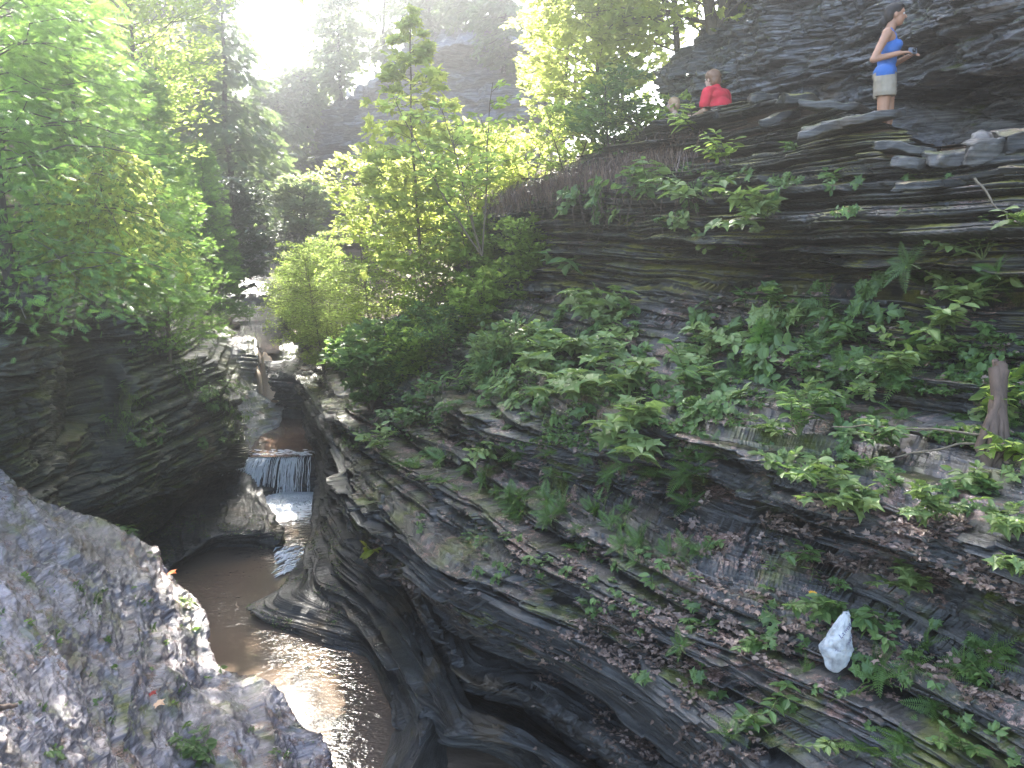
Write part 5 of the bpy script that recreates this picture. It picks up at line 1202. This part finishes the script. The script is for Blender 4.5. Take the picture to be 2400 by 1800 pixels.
def hand(w_, e, up, curl, s=1.0, side=1):
    """palm from wrist w_ along e; five fingers that curl toward -up"""
    w_ = np.array(w_, float); e = np.array(e, float); e /= np.linalg.norm(e); up = np.array(up, float); up -= e*up.dot(e); up /= np.linalg.norm(up); sd_ = np.cross(e, up)*side
    L = []
    for k in (-1.2, -.4, .4, 1.2): L.append(capsule(w_+sd_*k*.009*s, w_+e*.085*s+sd_*k*.02*s, .016*s, .0115*s, 6, 10))
    for k, ln in zip((-1.5, -.5, .5, 1.5), (.060, .072, .078, .070)):
        p = w_+e*.085*s+sd_*k*.019*s; d = e*math.cos(curl)-up*math.sin(curl); q = p+d*ln*.5*s
        d2 = e*math.cos(curl*2.1)-up*math.sin(curl*2.1); L.append(capsule(p, q, .010*s, .009*s, 6, 8)); L.append(capsule(q, q+d2*ln*.5*s, .009*s, .0075*s, 6, 8))
    p = w_+e*.025*s+sd_*.026*s; q = p+(e*.6+sd_*.6-up*.5)*.045*s; L.append(capsule(p, q, .014*s, .011*s, 6, 8)); L.append(capsule(q, q+(e*.85-up*.5)*.034*s, .011*s, .009*s, 6, 8))
    return L
def eyes(parent, c, s=1.0):
    cx, cy, cz = c; wm, n, b = mat_new('eye_white'); b.inputs['Base Color'].default_value = (.6, .58, .55, 1); dm, n, b = mat_new('eye_dark'); b.inputs['Base Color'].default_value = (.02, .012, .01, 1)
    for y in (-1, 1):
        V, F = ellip((cx+.075*s, cy+y*.03*s, cz+.006*s), (.012*s, .014*s, .009*s), 6, 10); me = bpy.data.meshes.new('eye'); me.from_pydata(V.tolist(), [], F); me.materials.append(wm); e = link_mesh('eye', me, parent)
        V, F = ellip((cx+.085*s, cy+y*.031*s, cz+.006*s), (.004*s, .007*s, .007*s), 6, 10); me = bpy.data.meshes.new('iris'); me.from_pydata(V.tolist(), [], F); me.materials.append(dm); link_mesh('iris', me, e)

# woman in blue
PATH_Z = .76
wp = P(2066, 300, 9.1); wp[2] = PATH_Z+.09
wo = empty('person', wp, 'woman with dark tied-back hair in blue tank top and beige shorts holding a camera', 'person')
wo.rotation_euler = (0, 0, R(-20)); wo.scale = (.98, .98, .975)
hc = (.055, 0, 1.545)
sh = head_shapes(hc, 1.0)
sh += [capsule((-.005, 0, 1.36), (.03, 0, 1.49), .056, .050), ellip((0, 0, 1.30), (.085, .15, .10)), ellip((.02, 0, 1.2), (.092, .135, .12)),
       ellip((.0, 0, 1.07), (.082, .115, .13)), ellip((-.01, 0, .93), (.105, .155, .13)), capsule((-.02, -.14, 1.34), (-.02, .14, 1.34), .048, .048)]
for y in (-1, 1): sh.append(ellip((.085, y*.065, 1.225), (.045, .055, .05)))
Rs, Re, Rw = (-.03, -.175, 1.325), (-.15, -.225, 1.055), (.11, -.17, 1.115)
Ls, Le, Lw = (-.02, .175, 1.325), (.06, .23, 1.06), (.23, .1, 1.13)
sh += [capsule(Rs, Re, .050, .036), capsule(Re, Rw, .038, .026), capsule(Ls, Le, .048, .036), capsule(Le, Lw, .037, .025), ellip(Rs, (.055, .05, .058)), ellip(Ls, (.05, .05, .055))]
sh += hand(Rw, (.93, .32, .12), (0, -.3, 1), .45, .95, -1)+hand(Lw, (.6, -.75, .1), (0, .2, 1), .45, .95, 1)
for y, x0, x1 in ((-1, .0, -.02), (1, .03, .05)):
    sh += [capsule((-.005+x0, y*.085, .88), (.015+x1, y*.085, .48), .088, .056), capsule((.015+x1, y*.085, .48), (-.015+x1, y*.09, .09), .056, .036), ellip((-.01+x1, y*.088, .34), (.058, .052, .11)),
           capsule((-.03+x1, y*.09, .06), (.13+x1, y*.1, .03), .034, .028)]
fuse('body', sh, SKIN, .0065, wo, 4)
eyes(wo, hc)
tk = [ellip((.022, 0, 1.19), (.108, .15, .12)), ellip((.0, 0, 1.07), (.1, .132, .13)), ellip((-.01, 0, .955), (.125, .172, .095)), capsule((-.01, -.1, .93), (-.01, .1, .93), .1, .1), ellip((.01, 0, 1.27), (.086, .125, .07))]
for y in (-1, 1): tk.append(ellip((.088, y*.066, 1.222), (.055, .064, .058)))
def folds(co):
    co = co.copy(); t = noise3(co[:, 0]*6, co[:, 1]*6, co[:, 2]*26)*.005+noise3(co[:, 0]*14, co[:, 1]*14, co[:, 2]*20)*.003
    r = np.hypot(co[:, 0], co[:, 1])+1e-6; co[:, 0] += co[:, 0]/r*t; co[:, 1] += co[:, 1]/r*t; return co
top = fuse('tank_top', tk, BLUE, .008, wo, 5, folds)
V, F = tubes([(np.array([(.075, y*.075, 1.27), (.06, y*.085, 1.33), (.01, y*.09, 1.392), (-.05, y*.085, 1.385), (-.085, y*.07, 1.30)]), np.full(5, .011)) for y in (-1, 1)], 8)
link_mesh('straps', np_mesh('straps', V, F, BLUE), top)
so_ = [ellip((-.01, 0, .92), (.125, .178, .1))]
for y in (-1, 1): so_.append(capsule((-.005, y*.088, .85), (.005, y*.098, .72), .115, .112))
def cutlow(z0):
    def f(co):
        co = folds(co); low_ = co[:, 2] < z0; co[low_, 2] = z0+noise3(co[low_, 0]*20, co[low_, 1]*20, co[low_, 2]*0)*.002; return co
    return f
fuse('shorts', so_, BEIGE, .008, wo, 5, cutlow(.685))
hr = [ellip((hc[0]-.022, 0, hc[2]+.045), (.098, .085, .085)), ellip((hc[0]-.065, 0, hc[2]-.0), (.06, .08, .085)), ellip((hc[0]-.115, 0, hc[2]-.06), (.05, .042, .055)), capsule((hc[0]-.1, 0, hc[2]-.03), (hc[0]-.14, 0, hc[2]-.12), .035, .018),
      ellip((hc[0]+.03, 0, hc[2]+.085), (.05, .06, .035))]
fuse('hair', hr, HAIR, .007, wo, 3)
for y, x1 in ((-1, -.02), (1, .05)): fuse('shoe', [capsule((-.04+x1, y*.09, .045), (.14+x1, y*.1, .035), .045, .038)], SHOE, .01, wo, 2)
# small camera in her hands
cm, n_, b_ = mat_new('camera_metal'); b_.inputs['Base Color'].default_value = (.3, .32, .38, 1); b_.inputs['Roughness'].default_value = .3; b_.inputs['Metallic'].default_value = .6
cb, n_, b_ = mat_new('camera_black'); b_.inputs['Base Color'].default_value = (.02, .02, .02, 1); b_.inputs['Roughness'].default_value = .3
rot = Matrix.Rotation(R(-20), 3, 'Z')
cpos = Vector(wp)+rot @ Vector((.24, -.054, 1.122))
co_ = empty('camera', cpos, 'small silver compact camera in the hands of the woman in blue', 'camera'); co_.rotation_euler = (R(-12), 0, R(20))
def rbox(name, a, b, mt, parent):
    import bmesh
    bm = bmesh.new(); bmesh.ops.create_cube(bm, size=1); 
    for v in bm.verts: v.co = Vector(((a[k]+b[k])/2+v.co[k]*(b[k]-a[k]) for k in range(3)))
    bmesh.ops.bevel(bm, geom=bm.edges[:], offset=.004, segments=2, affect='EDGES'); me = bpy.data.meshes.new(name); bm.to_mesh(me); bm.free(); me.materials.append(mt); return link_mesh(name, me, parent)
rbox('body', (-.05, -.013, -.03), (.05, .013, .03), cm, co_)
V, F = tubes([(np.array([(.0, -.012, 0), (.0, -.03, 0), (0, -.034, 0)]), np.array([.021, .021, .017]))], 16); link_mesh('lens', np_mesh('lens', V, F, cb), co_)

# person in red, seen from behind the wall
rp = P(1676, 300, 12.3); rp[2] = PATH_Z
ro_ = empty('person', rp, 'person with short auburn hair in a red T-shirt, seen from behind over the stone ledge', 'person')
ro_.rotation_euler = (0, 0, R(128)); ro_.scale = (1.07, 1.07, 1.04)
hc2 = (.09, .0, 1.5)
sh = head_shapes(hc2, 1.05)+[capsule((.0, 0, 1.33), (.06, 0, 1.45), .06, .056), ellip((-.02, 0, 1.26), (.11, .185, .11)), ellip((-.05, 0, 1.12), (.13, .17, .15)), ellip((-.08, 0, .95), (.15, .18, .16)), capsule((-.01, -.16, 1.31), (-.01, .16, 1.31), .055, .055)]
for y in (-1, 1):
    s0 = (.0, y*.2, 1.29); e0 = (-.02, y*.26, 1.05); w0 = (.2, y*.2, 1.0)
    sh += [capsule(s0, e0, .058, .043), capsule(e0, w0, .043, .03)]+hand(w0, (1, 0, .1), (0, 0, 1), .3, 1, -y)
    sh += [capsule((-.06, y*.09, .9), (-.02, y*.09, .48), .1, .062), capsule((-.02, y*.09, .48), (-.06, y*.09, .08), .06, .04), capsule((-.07, y*.09, .06), (.1, y*.1, .03), .036, .03)]
fuse('body', sh, SKIN2, .009, ro_, 4); eyes(ro_, hc2, 1.05)
tk = [ellip((-.02, 0, 1.25), (.125, .2, .115)), ellip((-.06, 0, 1.1), (.155, .19, .16)), ellip((-.09, 0, .92), (.175, .2, .12)), capsule((-.01, -.17, 1.315), (-.01, .17, 1.315), .068, .068), capsule((.0, 0, 1.33), (.02, 0, 1.375), .078, .068)]
for y in (-1, 1): tk.append(capsule((.0, y*.2, 1.29), (.0, y*.255, 1.12), .075, .07))
fuse('t_shirt', tk, RED, .011, ro_, 5, folds)
fuse('hair', [ellip((hc2[0]-.02, 0, hc2[2]+.04), (.112, .098, .1)), ellip((hc2[0]-.06, 0, hc2[2]-.03), (.07, .088, .09))], HAIR2, .009, ro_, 2, lambda co: co+(noise3(co[:, 0]*40, co[:, 1]*40, co[:, 2]*40)*.006)[:, None])
sk = [ellip((-.08, 0, .9), (.17, .19, .12))]
for y in (-1, 1): sk.append(capsule((-.06, y*.09, .85), (-.03, y*.095, .6), .115, .095))
fuse('shorts', sk, fmat('dark_cloth', (.05, .06, .09)), .012, ro_, 4)

# third person mostly hidden by leaves
tp = P(1582, 300, 14.2); tp[2] = P(1582, 222, 14.2)[2]-1.66
to = empty('person', tp, 'small fair-haired person mostly hidden behind leaves left of the person in red', 'person'); to.rotation_euler = (0, 0, R(160))
hc3 = (.05, 0, 1.5)
sh = head_shapes(hc3, 1.0)+[capsule((.0, 0, 1.33), (.04, 0, 1.45), .05, .048), ellip((0, 0, 1.26), (.09, .15, .1)), ellip((-.02, 0, 1.1), (.1, .14, .15)), ellip((-.02, 0, .95), (.11, .15, .14)), capsule((0, -.14, 1.31), (0, .14, 1.31), .045, .045)]
for y in (-1, 1):
    s0 = (.0, y*.17, 1.29); e0 = (.02, y*.22, 1.05); w0 = (.12, y*.2, .85)
    sh += [capsule(s0, e0, .045, .035), capsule(e0, w0, .035, .026)]+hand(w0, (.4, 0, -1), (.9, 0, .3), .3, .9, -y)
    sh += [capsule((0, y*.08, .9), (.02, y*.08, .48), .08, .052), capsule((.02, y*.08, .48), (-.01, y*.08, .08), .05, .034), capsule((-.02, y*.08, .05), (.12, y*.09, .03), .032, .027)]
fuse('body', sh, SKIN2, .009, to, 4); eyes(to, hc3)
fuse('hair', [ellip((hc3[0]-.02, 0, hc3[2]+.04), (.1, .086, .09)), ellip((hc3[0]-.06, 0, hc3[2]-.01), (.06, .08, .09))], fmat('fair_hair', (.4, .24, .13), .5, bump=.5), .009, to, 2)
fuse('shirt', [ellip((0, 0, 1.24), (.105, .165, .11)), ellip((-.02, 0, 1.08), (.118, .155, .16)), ellip((-.02, 0, .93), (.125, .16, .12)), capsule((0, -.15, 1.31), (0, .15, 1.31), .055, .055)], fmat('pale_cloth', (.45, .3, .22)), .012, to, 4)
fuse('shorts', [ellip((-.01, 0, .88), (.12, .16, .11)), capsule((0, -.08, .82), (.01, -.085, .6), .095, .08), capsule((0, .08, .82), (.01, .085, .6), .095, .08)], fmat('brown_cloth', (.12, .09, .06)), .012, to, 4)
# floor under everything
gm, n_, b_ = mat_new('forest_floor'); b_.inputs['Base Color'].default_value = (.06, .045, .03, 1); b_.inputs['Roughness'].default_value = .9
gp = np_mesh('ground', [(-130, -35, -9), (130, -35, -9), (130, 165, -9), (-130, 165, -9)], np.array([[0, 1, 2, 3]]), gm)
tag(link_mesh('ground', gp), kind='structure')
# haze volume in the gorge, added to stand in for lens glare
def haze(den=.0062, an=.905, col=(.93, .96, 1.0)):
    x0, x1, y0, y1, z0, z1 = -140, 140, -40, 170, -10, 60
    V = [(x, y, z) for x in (x0, x1) for y in (y0, y1) for z in (z0, z1)]
    F = np.array([[0, 1, 3, 2], [4, 6, 7, 5], [0, 4, 5, 1], [2, 3, 7, 6], [0, 2, 6, 4], [1, 5, 7, 3]])
    m = bpy.data.materials.new('haze'); m.use_nodes = True; n = m.node_tree; n.nodes.remove(n.nodes['Principled BSDF'])
    v = n.nodes.new('ShaderNodeVolumePrincipled'); v.inputs['Color'].default_value = col+(1,); v.inputs['Density'].default_value = den; v.inputs['Anisotropy'].default_value = an
    n.links.new(v.outputs[0], n.nodes['Material Output'].inputs['Volume'])
    tag(link_mesh('haze', np_mesh('haze', V, F, m, False)), kind='stuff')
haze()
